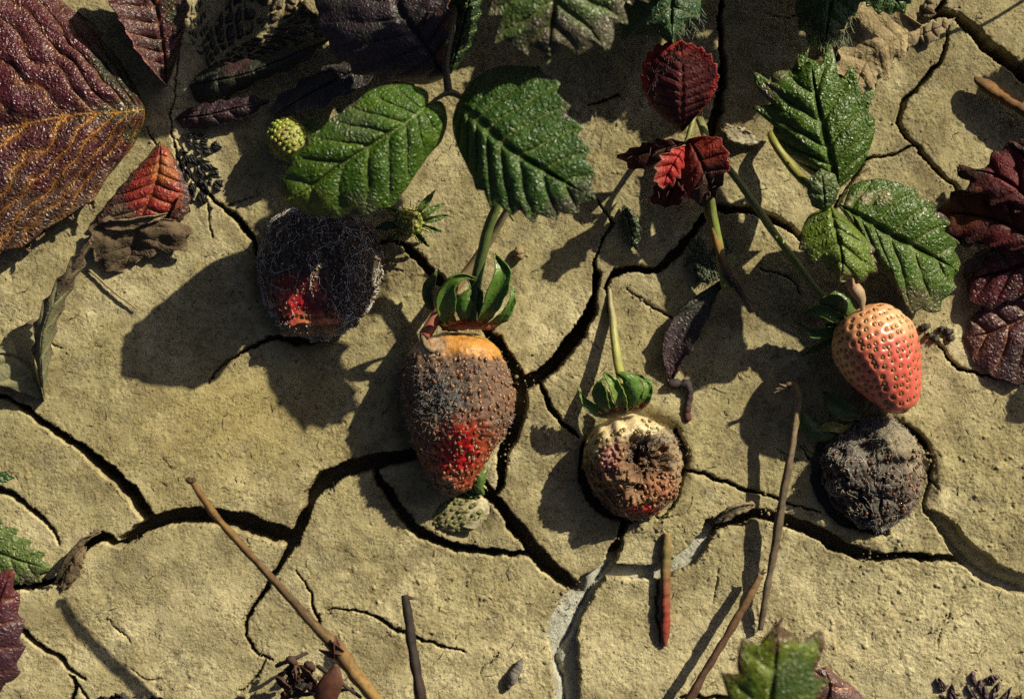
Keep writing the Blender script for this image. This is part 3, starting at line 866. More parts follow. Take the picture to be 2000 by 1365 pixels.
# ------------------------------------------------------------------ big purple leaf, upper left
A = thing('strawberry_leaf', 'broad glossy crimson and purple leaf with yellow veins lying at the upper left corner', 'leaf', 290, 220, 0, GRP)
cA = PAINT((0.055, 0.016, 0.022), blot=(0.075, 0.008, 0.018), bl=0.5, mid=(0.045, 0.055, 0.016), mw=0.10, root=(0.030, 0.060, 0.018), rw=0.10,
           edge=(0.20, 0.13, 0.075), ew=0.99, spots=[(60, 130, 190, (0.080, 0.010, 0.020), 0.75), (190, 420, 120, (0.12, 0.08, 0.05), 0.7), (40, 450, 120, (0.085, 0.055, 0.036), 0.6), (130, 330, 90, (0.10, 0.035, 0.032), 0.5), (235, 130, 70, (0.016, 0.030, 0.014), 0.9), (255, 262, 26, (0.035, 0.055, 0.018), 0.8)])  # the dark green spot near the upper margin is painted shade
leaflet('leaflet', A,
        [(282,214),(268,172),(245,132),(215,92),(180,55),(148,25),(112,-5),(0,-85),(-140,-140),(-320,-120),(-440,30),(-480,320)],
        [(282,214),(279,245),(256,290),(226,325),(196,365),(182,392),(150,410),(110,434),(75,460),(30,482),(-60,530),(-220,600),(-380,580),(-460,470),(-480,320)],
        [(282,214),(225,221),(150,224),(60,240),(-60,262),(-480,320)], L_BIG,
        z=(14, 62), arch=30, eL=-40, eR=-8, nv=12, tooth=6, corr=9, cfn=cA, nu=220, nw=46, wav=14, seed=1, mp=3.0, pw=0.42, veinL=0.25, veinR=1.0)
leaflet('leaflet', A,
        [(325,168),(300,140),(268,100),(243,55),(222,20),(205,-25),(230,-80)],
        [(325,168),(338,135),(350,95),(362,40),(366,0),(350,-50),(230,-80)],
        [(325,168),(322,120),(312,60),(296,0),(230,-80)], L_PURPLE, z=(12, 75), arch=10, eL=38, eR=-10, nv=9, tooth=3, corr=6,
        cfn=PAINT((0.055, 0.014, 0.018), blot=(0.028, 0.030, 0.012), edge=(0.30, 0.10, 0.10), ew=0.97), wav=5, seed=2, veinL=0.4, veinR=0.3)
leaflet('leaflet', A,
        [(313,276),(290,305),(262,335),(232,372),(208,402),(190,432),(215,440)],
        [(313,276),(335,300),(350,330),(368,372),(368,408),(352,432),(325,437)],
        [(313,276),(312,310),(305,350),(290,390),(270,430)], L_PURPLE, z=(16, 26), arch=18, eL=-16, eR=-16, nv=8, tooth=2, corr=6,
        cfn=PAINT((0.30, 0.030, 0.025), blot=(0.19, 0.020, 0.022), root=(0.14, 0.12, 0.02), rw=0.18, edge=(0.07, 0.035, 0.035), ew=0.74,
                  spots=[(322, 330, 40, (0.34, 0.11, 0.015), 0.7), (345, 395, 34, (0.40, 0.06, 0.02), 0.6), (225, 410, 40, (0.05, 0.03, 0.03), 0.9), (240, 435, 46, (0.16, 0.12, 0.08), 0.9)]), wav=6, seed=3, veinL=0.5, veinR=0.6)
# withered brown end of that leaflet
leaflet('withered_tip', A,
        [(230,415),(205,425),(180,445),(176,480),(192,512),(215,530),(238,528)],
        [(310,425),(345,432),(372,445),(368,468),(358,490),(320,490),(262,512)],
        [(270,420),(265,445),(262,470),(255,495),(245,520)], L_DRY, z=(22, 7), arch=9, nv=6, tooth=5, corr=3,
        cfn=PAINT((0.135, 0.098, 0.065), blot=(0.065, 0.047, 0.034), edge=(0.26, 0.19, 0.11), ew=0.95, spots=[(215, 505, 46, (0.045, 0.034, 0.027), 0.9)]), wav=20, seed=4)
blade('curled_rim', A, [(192,438,26),(225,434,40),(262,430,42),(300,424,40),(326,418,30)], [3,8,9,8,3], L_DRY, roll=[20,45,30], cup=0.7, cols=[(0.20,0.15,0.09),(0.30,0.235,0.13),(0.26,0.20,0.12)], nu=40, nw=5, rag=6, seed=71)
blade('curled_rim', A, [(330,430,26),(345,405,38),(352,380,40)], [4,9,4], L_DRY, roll=[30,50], cup=0.6, cols=[(0.10,0.03,0.03),(0.25,0.05,0.03)], nu=24, nw=4, rag=5, seed=72)
for k, (p0, p1, p2, w_) in enumerate([((186,372),(178,395),(184,415),8),((150,396),(132,412),(142,428),12),((100,434),(84,450),(70,470),8),((66,458),(52,480),(60,492),7),((150,24),(176,46),(200,70),6)]):
    blade('curled_margin', A, [(*p0, 34), (*p1, 26), (*p2, 34)], [2, w_, 2], L_DRY, roll=[30, -20], cup=0.8, cols=[(0.16,0.11,0.07),(0.32,0.25,0.15),(0.20,0.13,0.09)], nu=22, nw=4, rag=6, seed=80 + k)
leaflet('leaflet', A,
        [(370,168),(395,140),(440,125),(490,118),(550,100),(590,88),(640,78)],
        [(370,168),(385,198),(430,196),(470,176),(520,150),(580,128),(640,78)],
        [(370,168),(420,158),(480,145),(560,112),(640,78)], L_PURD, z=(12, 60), arch=14, eL=-10, eR=-22, nv=7, tooth=4, corr=5,
        cfn=PAINT((0.022, 0.034, 0.016), blot=(0.045, 0.012, 0.02), edge=(0.06, 0.02, 0.03), ew=0.9), wav=6, seed=5)
leaflet('leaflet', A,
        [(342,232),(370,212),(420,200),(470,192),(500,190),(525,198)],
        [(342,232),(360,248),(400,250),(445,240),(485,225),(525,198)],
        [(342,232),(400,226),(460,212),(525,198)], L_PURD, z=(10, 30), arch=10, eR=-10, nv=6, tooth=3, corr=5,
        cfn=PAINT((0.040, 0.014, 0.022), blot=(0.02, 0.016, 0.018)), wav=4, seed=6)

# leaves pressed into the mud: the mud shows along their veins
def buried(name, parent, left, right, mid, mat, cfn, nv=6, cells=3, seed=0, h=4.0, sink=3.0, tooth=3.0, lo=0.0):
    def zf(s, V, X, Y, zz):
        wq = 0.5 * fbm(X * 0.02, Y * 0.02, 130 + seed, 2)
        ph = (s * nv + wq) % 1.0
        cp = (np.abs(V) * cells * (1 + 0.5 * wq) + 0.37 * np.floor(s * nv + wq) + 0.7 * vnoise(X * 0.05, Y * 0.05, 9)) % 1.0
        cell = np.minimum(smooth(0.02, 0.3, np.minimum(ph, 1 - ph)), smooth(0.0, 0.28, np.minimum(cp, 1 - cp) + 0.12 * (np.abs(V) > 0.9)))
        cell = cell * smooth(0.03, 0.12, np.abs(V))
        nz = fbm(X * 0.03, Y * 0.03, 120 + seed, 2)
        return ground_z(X, Y) - sink + (h + sink) * cell * (1 - 1.2 * smooth(0.12, 0.32, nz)) + lo + 1.2 * vnoise(X * .15, Y * .15, 5)
    return leaflet(name, parent, left, right, mid, mat, nv=nv, tooth=tooth, corr=0, wav=0, cfn=cfn, zfn=zf, seed=seed, lag=0.25, nu=120, nw=30, solid=0.0)

cB = PAINT((0.020, 0.020, 0.022), blot=(0.045, 0.040, 0.042), bl=0.4)
MB1 = thing('mud_covered_leaf', 'blackened leaf pressed into the mud right of the broad purple leaf, veins filled with mud', 'leaf', 390, 320, 0, GRP)
buried('leaflet', MB1, *oval(352, 262, 430, 288, 16, 22, 0.6), L_BLACK, cB, nv=5, seed=1, h=7)
buried('leaflet', MB1, *oval(352, 290, 400, 402, 26, 14, 0.5), L_BLACK, cB, nv=5, seed=2, h=8, sink=2)
buried('leaflet', MB1, *oval(372, 300, 436, 372, 18, 20, 0.55), L_BLACK, cB, nv=5, seed=3, h=7)
buried('leaflet', MB1, *oval(358, 350, 378, 420, 10, 12, 0.55), L_BLACK, cB, nv=4, seed=4, h=6)
MB2 = thing('mud_covered_leaf', 'dark brown leaf half buried in pale mud at the top, its veins filled with mud', 'leaf', 520, 60, 0, GRP)
buried('leaflet', MB2, [(405,132),(400,80),(430,30),(470,-20),(520,-40),(570,-20),(600,20)], [(405,132),(450,140),(520,112),(590,90),(640,78),(640,40),(600,20)], [(405,132),(450,95),(510,62),(600,20)], L_BLACK,
       PAINT((0.040, 0.034, 0.030), blot=(0.022, 0.020, 0.020), spots=[(580, 40, 90, (0.12, 0.085, 0.045), 0.8)]), nv=11, cells=3, seed=6, h=5, sink=3.5, lo=1)
buried('leaflet', MB2, *oval(395, 112, 372, -30, 20, 22, 0.5), L_BLACK, PAINT((0.03, 0.028, 0.025)), nv=6, seed=7, h=2, sink=5)

# ------------------------------------------------------------------ central leaf: two glossy green leaflets and a dark one
B = thing('strawberry_leaf', 'leaf with two glossy dark green toothed leaflets raised above the large rotting strawberry', 'leaf', 885, 240, 0, GRP)
leaflet('leaflet', B,
        [(836,205),(832,178),(790,166),(735,172),(685,205),(640,240),(605,270),(575,305),(556,345),(548,375),(560,392)],
        [(836,205),(862,200),(873,235),(862,275),(840,300),(815,335),(790,372),(765,400),(715,418),(640,424),(600,418),(560,392)],
        [(836,205),(800,235),(740,275),(670,320),(600,370),(560,392)], L_GREEN, z=(222, 262), arch=46, lag=0.46, eL=-22, eR=-30, nv=9, tooth=4, corr=8, nu=150, nw=42,
        cfn=PAINT(G1, blot=G2, edge=EDG, ew=1.0, spots=[(600, 405, 60, (0.12, 0.17, 0.02), 0.8), (700, 430, 60, EDG, 0.6), (600, 425, 24, EDG, 0.9), (690, 240, 50, (0.09, 0.10, 0.06), 0.5)]), wav=5, seed=8, veinL=0.8, veinR=0.8, tstart=0.4)
leaflet('leaflet', B,
        [(892,205),(920,162),(960,135),(1010,128),(1060,138),(1085,165),(1100,200),(1122,240),(1142,285),(1148,310),(1158,350),(1155,385)],
        [(892,205),(884,240),(892,280),(910,320),(930,360),(950,385),(975,405),(1010,415),(1045,425),(1090,420),(1125,408),(1155,385)],
        [(892,205),(930,235),(985,285),(1040,320),(1100,355),(1155,385)], L_GREEN, z=(225, 318), arch=34, lag=0.44, eL=-4, eR=-6, nv=10, tooth=9, corr=10, nu=150, nw=42,
        cfn=PAINT((0.026, 0.075, 0.008), blot=(0.044, 0.10, 0.012), edge=EDG, ew=0.97, spots=[(1110, 420, 52, EDG, 0.8), (1150, 375, 40, EDG, 0.5)]), wav=6, seed=9, tstart=0.3)
leaflet('leaflet', B,
        [(872,150),(830,165),(780,158),(730,150),(680,128),(640,85),(622,40),(618,0),(640,-60),(740,-130)],
        [(872,150),(866,110),(874,60),(878,0),(870,-60),(820,-110),(740,-130)],
        [(872,150),(830,90),(780,20),(740,-130)], L_PURD, z=(172, 165), arch=15, eL=-48, eR=20, nv=9, tooth=8, corr=7,
        cfn=PAINT((0.030, 0.016, 0.026), blot=(0.018, 0.022, 0.020), edge=(0.10, 0.03, 0.02), ew=0.99, spots=[(870, 110, 26, (0.20, 0.05, 0.015), 0.9), (870, 40, 20, (0.14, 0.04, 0.02), 0.8)]), wav=8, seed=10, veinL=0.2, veinR=0.2)
tube('stalk', B, [(836,207,225,3.5),(862,188,224,4.5),(884,182,220,7),(905,196,224,4),(893,206,222,3)], STEM, [(0.16,0.15,0.06),(0.14,0.11,0.06),(0.13,0.12,0.05)], nu=30)
tube('stalk', B, [(876,184,220,8),(872,120,190,7),(885,40,120,8),(900,-60,40,9),(905,-140,-10,9)], STEM, [(0.06,0.05,0.035),(0.035,0.028,0.02),(0.03,0.03,0.015)], nu=40)

Cc = thing('strawberry_leaf', 'folded dull brown-black leaf between the green berry and the dark purple leaflet', 'leaf', 620, 175, 0, GRP)
leaflet('leaflet', Cc, [(735,120),(690,118),(640,132),(590,160),(545,192),(528,215),(540,224)], [(735,120),(725,155),(700,175),(665,188),(630,208),(590,217),(540,224)], [(735,120),(680,145),(610,180),(540,224)], L_BLACK,
        z=(62, 34), arch=8, eL=-12, eR=8, nv=5, tooth=5, corr=4, cfn=PAINT((0.040, 0.033, 0.034), blot=(0.07, 0.058, 0.055), edge=(0.10, 0.09, 0.075), ew=0.95), wav=5, seed=12, veinL=0.3, veinR=0.3)
E = thing('strawberry_leaf', 'narrow dark green leaf in the shade beside the rust-edged leaflet at the top', 'leaf', 910, 60, 0, GRP)
leaflet('leaflet', E, *oval(880, 145, 935, -70, 38, 26, 0.5), L_GREEN, z=(60, 120), arch=10, eL=-10, eR=-10, nv=7, tooth=4, corr=5, cfn=PAINT(GD, blot=G1, bl=0.2), wav=5, seed=13)

F = thing('strawberry_leaf', 'dull green leaf with brown-purple toothed margin hanging in from the top edge', 'leaf', 1100, -40, 0, GRP)
leaflet('leaflet', F,
        [(1080,-120),(1010,-90),(960,-45),(962,0),(972,45),(985,82),(1010,90),(1045,96),(1072,100)],
        [(1080,-120),(1160,-100),(1200,-50),(1216,0),(1206,52),(1188,80),(1160,94),(1120,100),(1072,100)],
        [(1080,-120),(1084,-60),(1082,0),(1076,60),(1072,100)], L_PALE, z=(300, 335), arch=25, eL=-10, eR=-14, nv=7, tooth=15, corr=11, nu=130, nw=36,
        cfn=PAINT((0.062, 0.100, 0.022), blot=(0.055, 0.095, 0.022), edge=(0.075, 0.048, 0.042), ew=0.90, tip=(0.065, 0.038, 0.036), tw=0.84, spots=[(1100, 100, 110, (0.055, 0.032, 0.034), 0.9), (1205, 50, 50, (0.10, 0.075, 0.06), 0.9)]), wav=8, seed=14, tstart=0.2, lag=0.35)
leaflet('leaflet', F, *oval(1090, -130, 1262, 0, 60, 40, 0.6), L_PALE, z=(290, 315), arch=10, nv=7, tooth=8, corr=7, cfn=PAINT((0.06, 0.07, 0.035), edge=(0.10, 0.065, 0.06), ew=0.85, tip=(0.10, 0.06, 0.055), tw=0.9), wav=6, seed=15)
leaflet('leaflet', F, *oval(1070, -130, 900, -80, 60, 60, 0.6), L_PALE, z=(290, 290), arch=20, nv=7, tooth=8, corr=7, wav=6, seed=16)

Gl = thing('strawberry_leaf', 'bluish green folded leaf with its midrib pointing at the round red leaf', 'leaf', 1300, 20, 0, GRP)
leaflet('leaflet', Gl, [(1330,-110),(1260,-70),(1225,-10),(1215,50),(1222,74),(1262,66),(1290,74),(1314,84)], [(1330,-110),(1385,-60),(1380,0),(1366,28),(1352,42),(1338,50),(1324,66),(1314,84)], [(1330,-110),(1318,-40),(1312,20),(1314,84)], L_GREEN,
        z=(120, 175), arch=18, eL=-42, eR=-40, nv=7, tooth=4, corr=8, cfn=PAINT((0.030, 0.070, 0.036), blot=(0.05, 0.10, 0.05)), wav=5, seed=17, cup=0)
leaf_fuzz(Gl, lambda r: (lambda u, v: (1314 + v * 62, -20 + u * 88, 165 - 34 * v * v))(r.random(), r.uniform(-1, 1)), 260, 13, FIBRE, (0.20, 0.26, 0.18), (0.1, 1), 3)

# ------------------------------------------------------------------ red leaf
H = thing('strawberry_leaf', 'dark red leaf of three leaflets with a round toothed upper one, on a green stalk', 'leaf', 1345, 300, 0, GRP)
leaflet('leaflet', H,
        [(1333,257),(1300,235),(1272,205),(1255,165),(1258,125),(1272,102),(1292,88),(1330,82)],
        [(1333,257),(1362,225),(1390,190),(1402,160),(1400,135),(1385,108),(1362,92),(1330,82)],
        [(1333,257),(1332,200),(1332,140),(1330,82)], L_RED, z=(112, 178), arch=14, eL=-26, eR=8, nv=11, tooth=4, corr=3, tstart=0.35,
        cfn=PAINT((0.085, 0.012, 0.018), blot=(0.14, 0.014, 0.022), bl=0.3, edge=(0.34, 0.030, 0.028), ew=0.86, tip=(0.40, 0.045, 0.035), tw=0.82, root=(0.03, 0.01, 0.014), rw=0.5), wav=5, seed=18, veinL=0.5, veinR=0.5)
leaflet('leaflet', H,
        [(1345,272),(1375,266),(1405,272),(1418,295),(1424,320),(1415,345),(1395,385)],
        [(1345,272),(1335,300),(1330,335),(1340,365),(1355,392),(1375,398),(1395,385)],
        [(1345,272),(1365,310),(1380,345),(1395,385)], L_RED, z=(112, 92), arch=22, eL=12, eR=-20, nv=6, tooth=5, corr=6,
        cfn=PAINT((0.18, 0.016, 0.014), blot=(0.10, 0.012, 0.012), edge=(0.34, 0.03, 0.02), ew=0.93, tip=(0.040, 0.026, 0.022), tw=0.70, spots=[(1395, 345, 36, (0.055, 0.022, 0.018), 0.8), (1380, 280, 34, (0.36, 0.04, 0.02), 0.8)]), wav=6, seed=19, veinL=0.4, veinR=0.4)
leaflet('leaflet', H,
        [(1338,285),(1318,290),(1292,308),(1280,335),(1283,360),(1295,366)],
        [(1338,285),(1337,312),(1330,335),(1318,355),(1300,366),(1295,366)],
        [(1338,285),(1318,315),(1304,340),(1295,366)], L_RED, z=(108, 128), arch=16, eL=10, eR=-14, nv=5, tooth=5, corr=7,
        cfn=PAINT((0.46, 0.035, 0.035), blot=(0.38, 0.05, 0.04), edge=(0.36, 0.13, 0.09), ew=0.9), wav=5, seed=20)
leaflet('leaflet', H, [(1340,278),(1300,272),(1260,282),(1225,295),(1208,306)], [(1340,278),(1310,300),(1275,322),(1240,330),(1208,306)], [(1340,278),(1290,290),(1250,300),(1208,306)], L_RED,
        z=(108, 70), arch=8, eL=4, eR=-12, nv=5, tooth=4, corr=4, cfn=PAINT((0.030, 0.014, 0.012), blot=(0.05, 0.014, 0.012), tip=(0.14, 0.045, 0.02), tw=0.78), wav=4, seed=21)
leaflet('leaflet', H, [(1345,300),(1310,330),(1282,365),(1270,395),(1300,402)], [(1345,300),(1352,340),(1340,380),(1322,400),(1300,402)], [(1345,300),(1325,345),(1300,402)], L_RED,
        z=(90, 62), arch=8, nv=5, tooth=4, corr=4, cfn=PAINT((0.11, 0.010, 0.014), blot=(0.06, 0.008, 0.01)), wav=4, seed=22)
tube('stalk', H, [(1337,282,106,3.5),(1345,266,104,5),(1352,240,96,5),(1360,200,60,6),(1372,150,10,6),(1378,120,-15,6)], STEM, [(0.20,0.22,0.05),(0.17,0.20,0.05),(0.10,0.09,0.04)], nu=30)
leaf_fuzz(H, lambda r: (lambda u, v: (1332 + v * 70 * math.sin(3.14 * (0.15 + 0.8 * u)), 245 - u * 150, 120 + 60 * u + 6))(r.random(), r.uniform(-1, 1)), 220, 12, FIBRE, (0.28, 0.16, 0.15), (0.3, -1), 5)
leaf_fuzz(H, lambda r: (r.uniform(1225, 1420), r.uniform(285, 385), 118), 40, 11, FIBRE, (0.26, 0.15, 0.13), (-0.5, 0.8), 6)
St1 = tag(tube('leaf_stalk', None, [(1366,232,60,8),(1376,262,74,8),(1385,300,80,8),(1386,360,84,8),(1392,420,70,9),(1402,470,56,9),(1410,520,46,9),(1420,562,40,12),(1421,566,40,9)], STEM,
     [(0.15,0.16,0.05),(0.17,0.19,0.05),(0.10,0.10,0.03),(0.16,0.20,0.04),(0.20,0.24,0.06),(0.17,0.18,0.05)], nu=70), 'short thick green stalk with a round cut end below the red leaf', 'stalk', 'stalks among the leaves')
St2 = tag(tube('leaf_stalk', None, [(1372,380,62,8),(1384,415,64,8.5),(1398,465,60,8.5),(1413,515,56,8),(1435,555,50,6.5),(1455,585,44,6),(1466,604,40,7),(1470,610,40,6)], TWIG,
     [(0.17,0.13,0.03),(0.30,0.20,0.05),(0.24,0.14,0.04),(0.09,0.06,0.04),(0.05,0.04,0.035),(0.26,0.18,0.11)], nu=70), 'ochre stalk withering to a dark dry tip, crossing the green cut stalk', 'stalk', 'stalks among the leaves')
St3 = tag(tube('fruit_stalk', None, [(1416,322,52,7),(1440,352,54,7),(1470,395,56,7.5),(1500,438,56,8),(1530,480,52,7.5),(1560,520,46,7.5),(1590,560,40,7),(1622,592,36,6),(1640,602,30,5)], STEM,
     [(0.11,0.13,0.04),(0.13,0.15,0.04),(0.20,0.26,0.05),(0.13,0.16,0.04),(0.11,0.13,0.04)], nu=80), 'long straight green stalk running down to the pink strawberry', 'stalk', 'stalks among the leaves')

# ------------------------------------------------------------------ leaves along the top right
I = thing('strawberry_leaf', 'fuzzy dark green leaf at the top edge left of the pale dry leaf', 'leaf', 1610, 20, 0, GRP)
leaflet('leaflet', I, [(1640,-120),(1575,-80),(1555,-20),(1560,40),(1580,80),(1608,108)], [(1640,-120),(1690,-70),(1690,-10),(1668,25),(1640,60),(1625,90),(1608,108)], [(1640,-120),(1630,-40),(1618,40),(1608,108)], L_GREEN,
        z=(130, 95), arch=20, eL=-40, eR=-10, nv=8, tooth=5, corr=6, cfn=PAINT((0.035, 0.085, 0.022), blot=(0.022, 0.06, 0.02)), wav=6, seed=24)
leaf_fuzz(I, lambda r: (lambda u, v: (1622 + v * 50 - 12 * u, -30 + u * 120, 122 - 20 * u - 16 * v * v))(r.random(), r.uniform(-1, 1)), 380, 15, FIBRE, (0.28, 0.34, 0.20), (-0.1, 1), 7)
leaflet('leaflet', I, *oval(1690, -90, 1765, 24, 48, 50, 0.6), L_GREEN, z=(120, 70), arch=15, eL=-10, eR=-10, nv=7, tooth=4, corr=6, cfn=PAINT((0.045, 0.10, 0.028)), wav=5, seed=25)
J = thing('dry_leaf', 'crumpled pale tan dead leaf torn along its edge at the upper right', 'dry leaf', 1730, 90, 0, GRP)
leaflet('leaf_blade', J,
        [(1800,50),(1760,25),(1728,24),(1700,10),(1672,18),(1655,40),(1650,65),(1632,82),(1642,110),(1632,130),(1650,160),(1664,212)],
        [(1800,50),(1790,85),(1770,92),(1768,112),(1742,118),(1736,152),(1712,148),(1708,176),(1690,172),(1680,196),(1664,212)],
        [(1800,50),(1760,72),(1720,95),(1690,125),(1672,170),(1664,212)], L_DRY, z=(14, 12), arch=14, eL=10, eR=-8, nv=9, tooth=5, corr=2.5, nu=150, nw=40,
        cfn=PAINT((0.42, 0.34, 0.19), blot=(0.30, 0.235, 0.135), edge=(0.46, 0.39, 0.25), ew=0.98), wav=13, seed=26)
leaflet('torn_piece', J, [(1790,45),(1795,20),(1810,0),(1818,-12)], [(1790,45),(1815,40),(1826,18),(1818,-12)], [(1790,45),(1806,20),(1818,-12)], L_DRY, z=(14, 40), arch=8, nv=4, tooth=4, corr=5, nu=50, nw=12, cfn=PAINT((0.26, 0.20, 0.12)), wav=8, seed=27)
leaflet('torn_piece', J, [(1790,72),(1810,48),(1842,38),(1862,40)], [(1790,72),(1812,86),(1838,68),(1862,40)], [(1790,72),(1825,58),(1862,40)], L_DRY, z=(8, 8), arch=6, nv=4, tooth=4, corr=5, nu=50, nw=12, cfn=PAINT((0.30, 0.24, 0.15), edge=(0.38, 0.32, 0.19), ew=0.8), wav=9, seed=28)
leaflet('torn_piece', J, [(1640,108),(1612,112),(1590,120),(1572,135)], [(1640,108),(1628,128),(1600,132),(1572,135)], [(1640,108),(1605,121),(1572,135)], L_DRY, z=(18, 30), arch=6, nv=4, tooth=4, corr=4, nu=40, nw=10, cfn=PAINT((0.13, 0.10, 0.06)), wav=8, seed=29)

# ------------------------------------------------------------------ right-hand green leaf
K = thing('strawberry_leaf', 'fresh green leaf of three toothed leaflets above the pink strawberry', 'leaf', 1620, 405, 0, GRP)
leaflet('leaflet', K,
        [(1634,372),(1605,355),(1570,330),(1530,290),(1505,245),(1492,205),(1490,172),(1508,143),(1535,150),(1552,128),(1570,122)],
        [(1634,372),(1665,345),(1690,310),(1706,265),(1708,235),(1698,215),(1690,180),(1672,160),(1640,140),(1610,118),(1570,122)],
        [(1634,372),(1622,310),(1608,250),(1595,190),(1585,120)], L_GREEN, z=(120, 165), arch=22, eL=-26, eR=-10, nv=7, tooth=22, corr=11, tstart=0.42, nu=140, nw=36,
        cfn=PAINT((0.046, 0.100, 0.005), blot=(0.066, 0.125, 0.008), edge=(0.12, 0.075, 0.055), ew=1.03, spots=[(1500, 180, 26, (0.16, 0.11, 0.09), 0.7), (1520, 148, 22, (0.14, 0.09, 0.07), 0.6)]), wav=8, seed=30, lag=0.42)
leaflet('leaflet', K,
        [(1636,400),(1665,362),(1710,350),(1745,355),(1772,365),(1800,385),(1822,402),(1842,420),(1850,452),(1866,480),(1872,515)],
        [(1636,400),(1665,440),(1695,480),(1720,520),(1750,550),(1762,585),(1790,605),(1820,608),(1842,590),(1862,555),(1872,515)],
        [(1636,400),(1690,430),(1740,460),(1800,490),(1872,530)], L_PALE, z=(118, 40), arch=34, eL=-18, eR=-20, nv=8, tooth=9, corr=11, tstart=0.4, nu=140, nw=36,
        cfn=PAINT((0.046, 0.100, 0.008), blot=(0.068, 0.125, 0.010), edge=EDG, ew=0.97, root=(0.16, 0.17, 0.07), rw=0.07, spots=[(1790, 600, 60, (0.075, 0.040, 0.03), 0.8), (1700, 480, 60, (0.085, 0.13, 0.03), 0.6), (1725, 384, 20, (0.34, 0.29, 0.18), 0.6), (1690, 386, 18, (0.34, 0.29, 0.18), 0.9), (1655, 392, 18, (0.34, 0.29, 0.18), 0.6)]), wav=8, seed=31, lag=0.35)
leaflet('leaflet', K,
        [(1622,402),(1598,412),(1578,425),(1565,455),(1566,490),(1580,502),(1602,508),(1622,520),(1640,548)],
        [(1622,402),(1650,425),(1680,455),(1700,478),(1706,505),(1704,530),(1690,545),(1668,545),(1640,548)],
        [(1622,402),(1630,440),(1640,480),(1645,515),(1640,548)], L_PALE, z=(130, 178), arch=22, eL=-14, eR=-30, nv=6, tooth=9, corr=9, tstart=0.4,
        cfn=PAINT((0.115, 0.170, 0.012), blot=(0.09, 0.145, 0.014), edge=(0.10, 0.05, 0.045), ew=0.96, tip=(0.11, 0.055, 0.04), tw=0.93), wav=7, seed=32, lag=0.35)
leaflet('leaflet', K,
        [(1612,412),(1588,402),(1578,375),(1585,345),(1604,332)],
        [(1612,412),(1630,395),(1638,368),(1628,342),(1604,332)],
        [(1612,412),(1608,370),(1604,332)], L_PALE, z=(150, 168), arch=20, eL=-8, eR=-6, nv=4, tooth=2, corr=4, cfn=PAINT((0.075, 0.12, 0.04), blot=(0.10, 0.13, 0.05)), wav=5, seed=33, nu=60, nw=20)
tube('stalk', K, [(1622,404,124,5),(1600,380,96,7),(1562,345,60,9),(1535,312,44,9),(1512,278,36,8),(1505,262,10,7)], STEM, [(0.18,0.17,0.05),(0.14,0.15,0.03),(0.21,0.20,0.03),(0.20,0.20,0.03)], nu=50)
# ------------------------------------------------------------------ more leaves round the edges
Lr = thing('strawberry_leaf', 'deep red leaf with blackened toothed lobes reaching in from the right edge', 'leaf', 1960, 400, 0, GRP)
cR = PAINT((0.110, 0.012, 0.018), blot=(0.06, 0.010, 0.015), edge=(0.022, 0.016, 0.014), ew=0.90, spots=[(1880, 400, 60, (0.14, 0.055, 0.010), 0.8), (1900, 330, 34, (0.03, 0.02, 0.015), 0.9), (1980, 330, 60, (0.16, 0.012, 0.022), 0.6)])
leaflet('leaflet', Lr, [(2100,520),(2010,490),(1930,478),(1865,460),(1832,418)], [(2100,520),(2060,440),(2010,400),(1930,370),(1880,372),(1850,392),(1832,418)], [(2100,520),(1980,445),(1900,420),(1832,418)], L_RED, z=(70, 26), arch=25, eL=-8, eR=-10, nv=7, tooth=7, corr=8, cfn=cR, wav=8, seed=40, veinL=0.3, veinR=0.3)
leaflet('leaflet', Lr, [(2100,500),(2030,425),(1970,400),(1925,385),(1880,350),(1878,332)], [(2100,500),(2090,420),(2040,330),(1980,290),(1940,295),(1938,322),(1915,328),(1878,332)], [(2100,500),(2010,390),(1940,340),(1878,332)], L_RED, z=(80, 60), arch=25, eL=-12, eR=-8, nv=6, tooth=12, corr=8, cfn=cR, wav=8, seed=41, veinL=0.3, veinR=0.3)
leaflet('leaflet', Lr, [(2100,470),(2020,330),(1990,290),(1984,278)], [(2100,470),(2100,330),(2030,270),(1984,278)], [(2100,470),(2040,320),(1984,278)], L_RED, z=(80, 85), arch=20, nv=5, tooth=9, corr=7, cfn=PAINT((0.08, 0.01, 0.016), edge=(0.02, 0.012, 0.012), ew=0.85, tip=(0.015, 0.012, 0.012)), wav=6, seed=42)
Lp = thing('strawberry_leaf', 'bumpy dark purple leaf lying flat in the mud at the right edge', 'leaf', 1970, 620, 0, GRP)
cP = PAINT((0.080, 0.022, 0.030), blot=(0.055, 0.016, 0.026), edge=(0.040, 0.022, 0.028), ew=0.93, spots=[(1920, 660, 44, (0.12, 0.055, 0.04), 0.6), (1990, 720, 60, (0.045, 0.028, 0.034), 0.9), (1960, 520, 60, (0.12, 0.012, 0.02), 0.7)])
leaflet('leaflet', Lp, [(2160,530),(2080,640),(2020,735),(1975,748),(1940,735),(1912,712),(1890,680),(1885,660)], [(2160,530),(2060,500),(1990,560),(1930,590),(1900,620),(1885,660)], [(2160,530),(2060,590),(1960,640),(1885,660)], L_PURPLE, z=(20, 6), arch=14, eL=-6, eR=-4, nv=9, tooth=4, corr=8, cfn=cP, wav=6, seed=43, veinL=0.5, veinR=0.5, nu=120, nw=36)
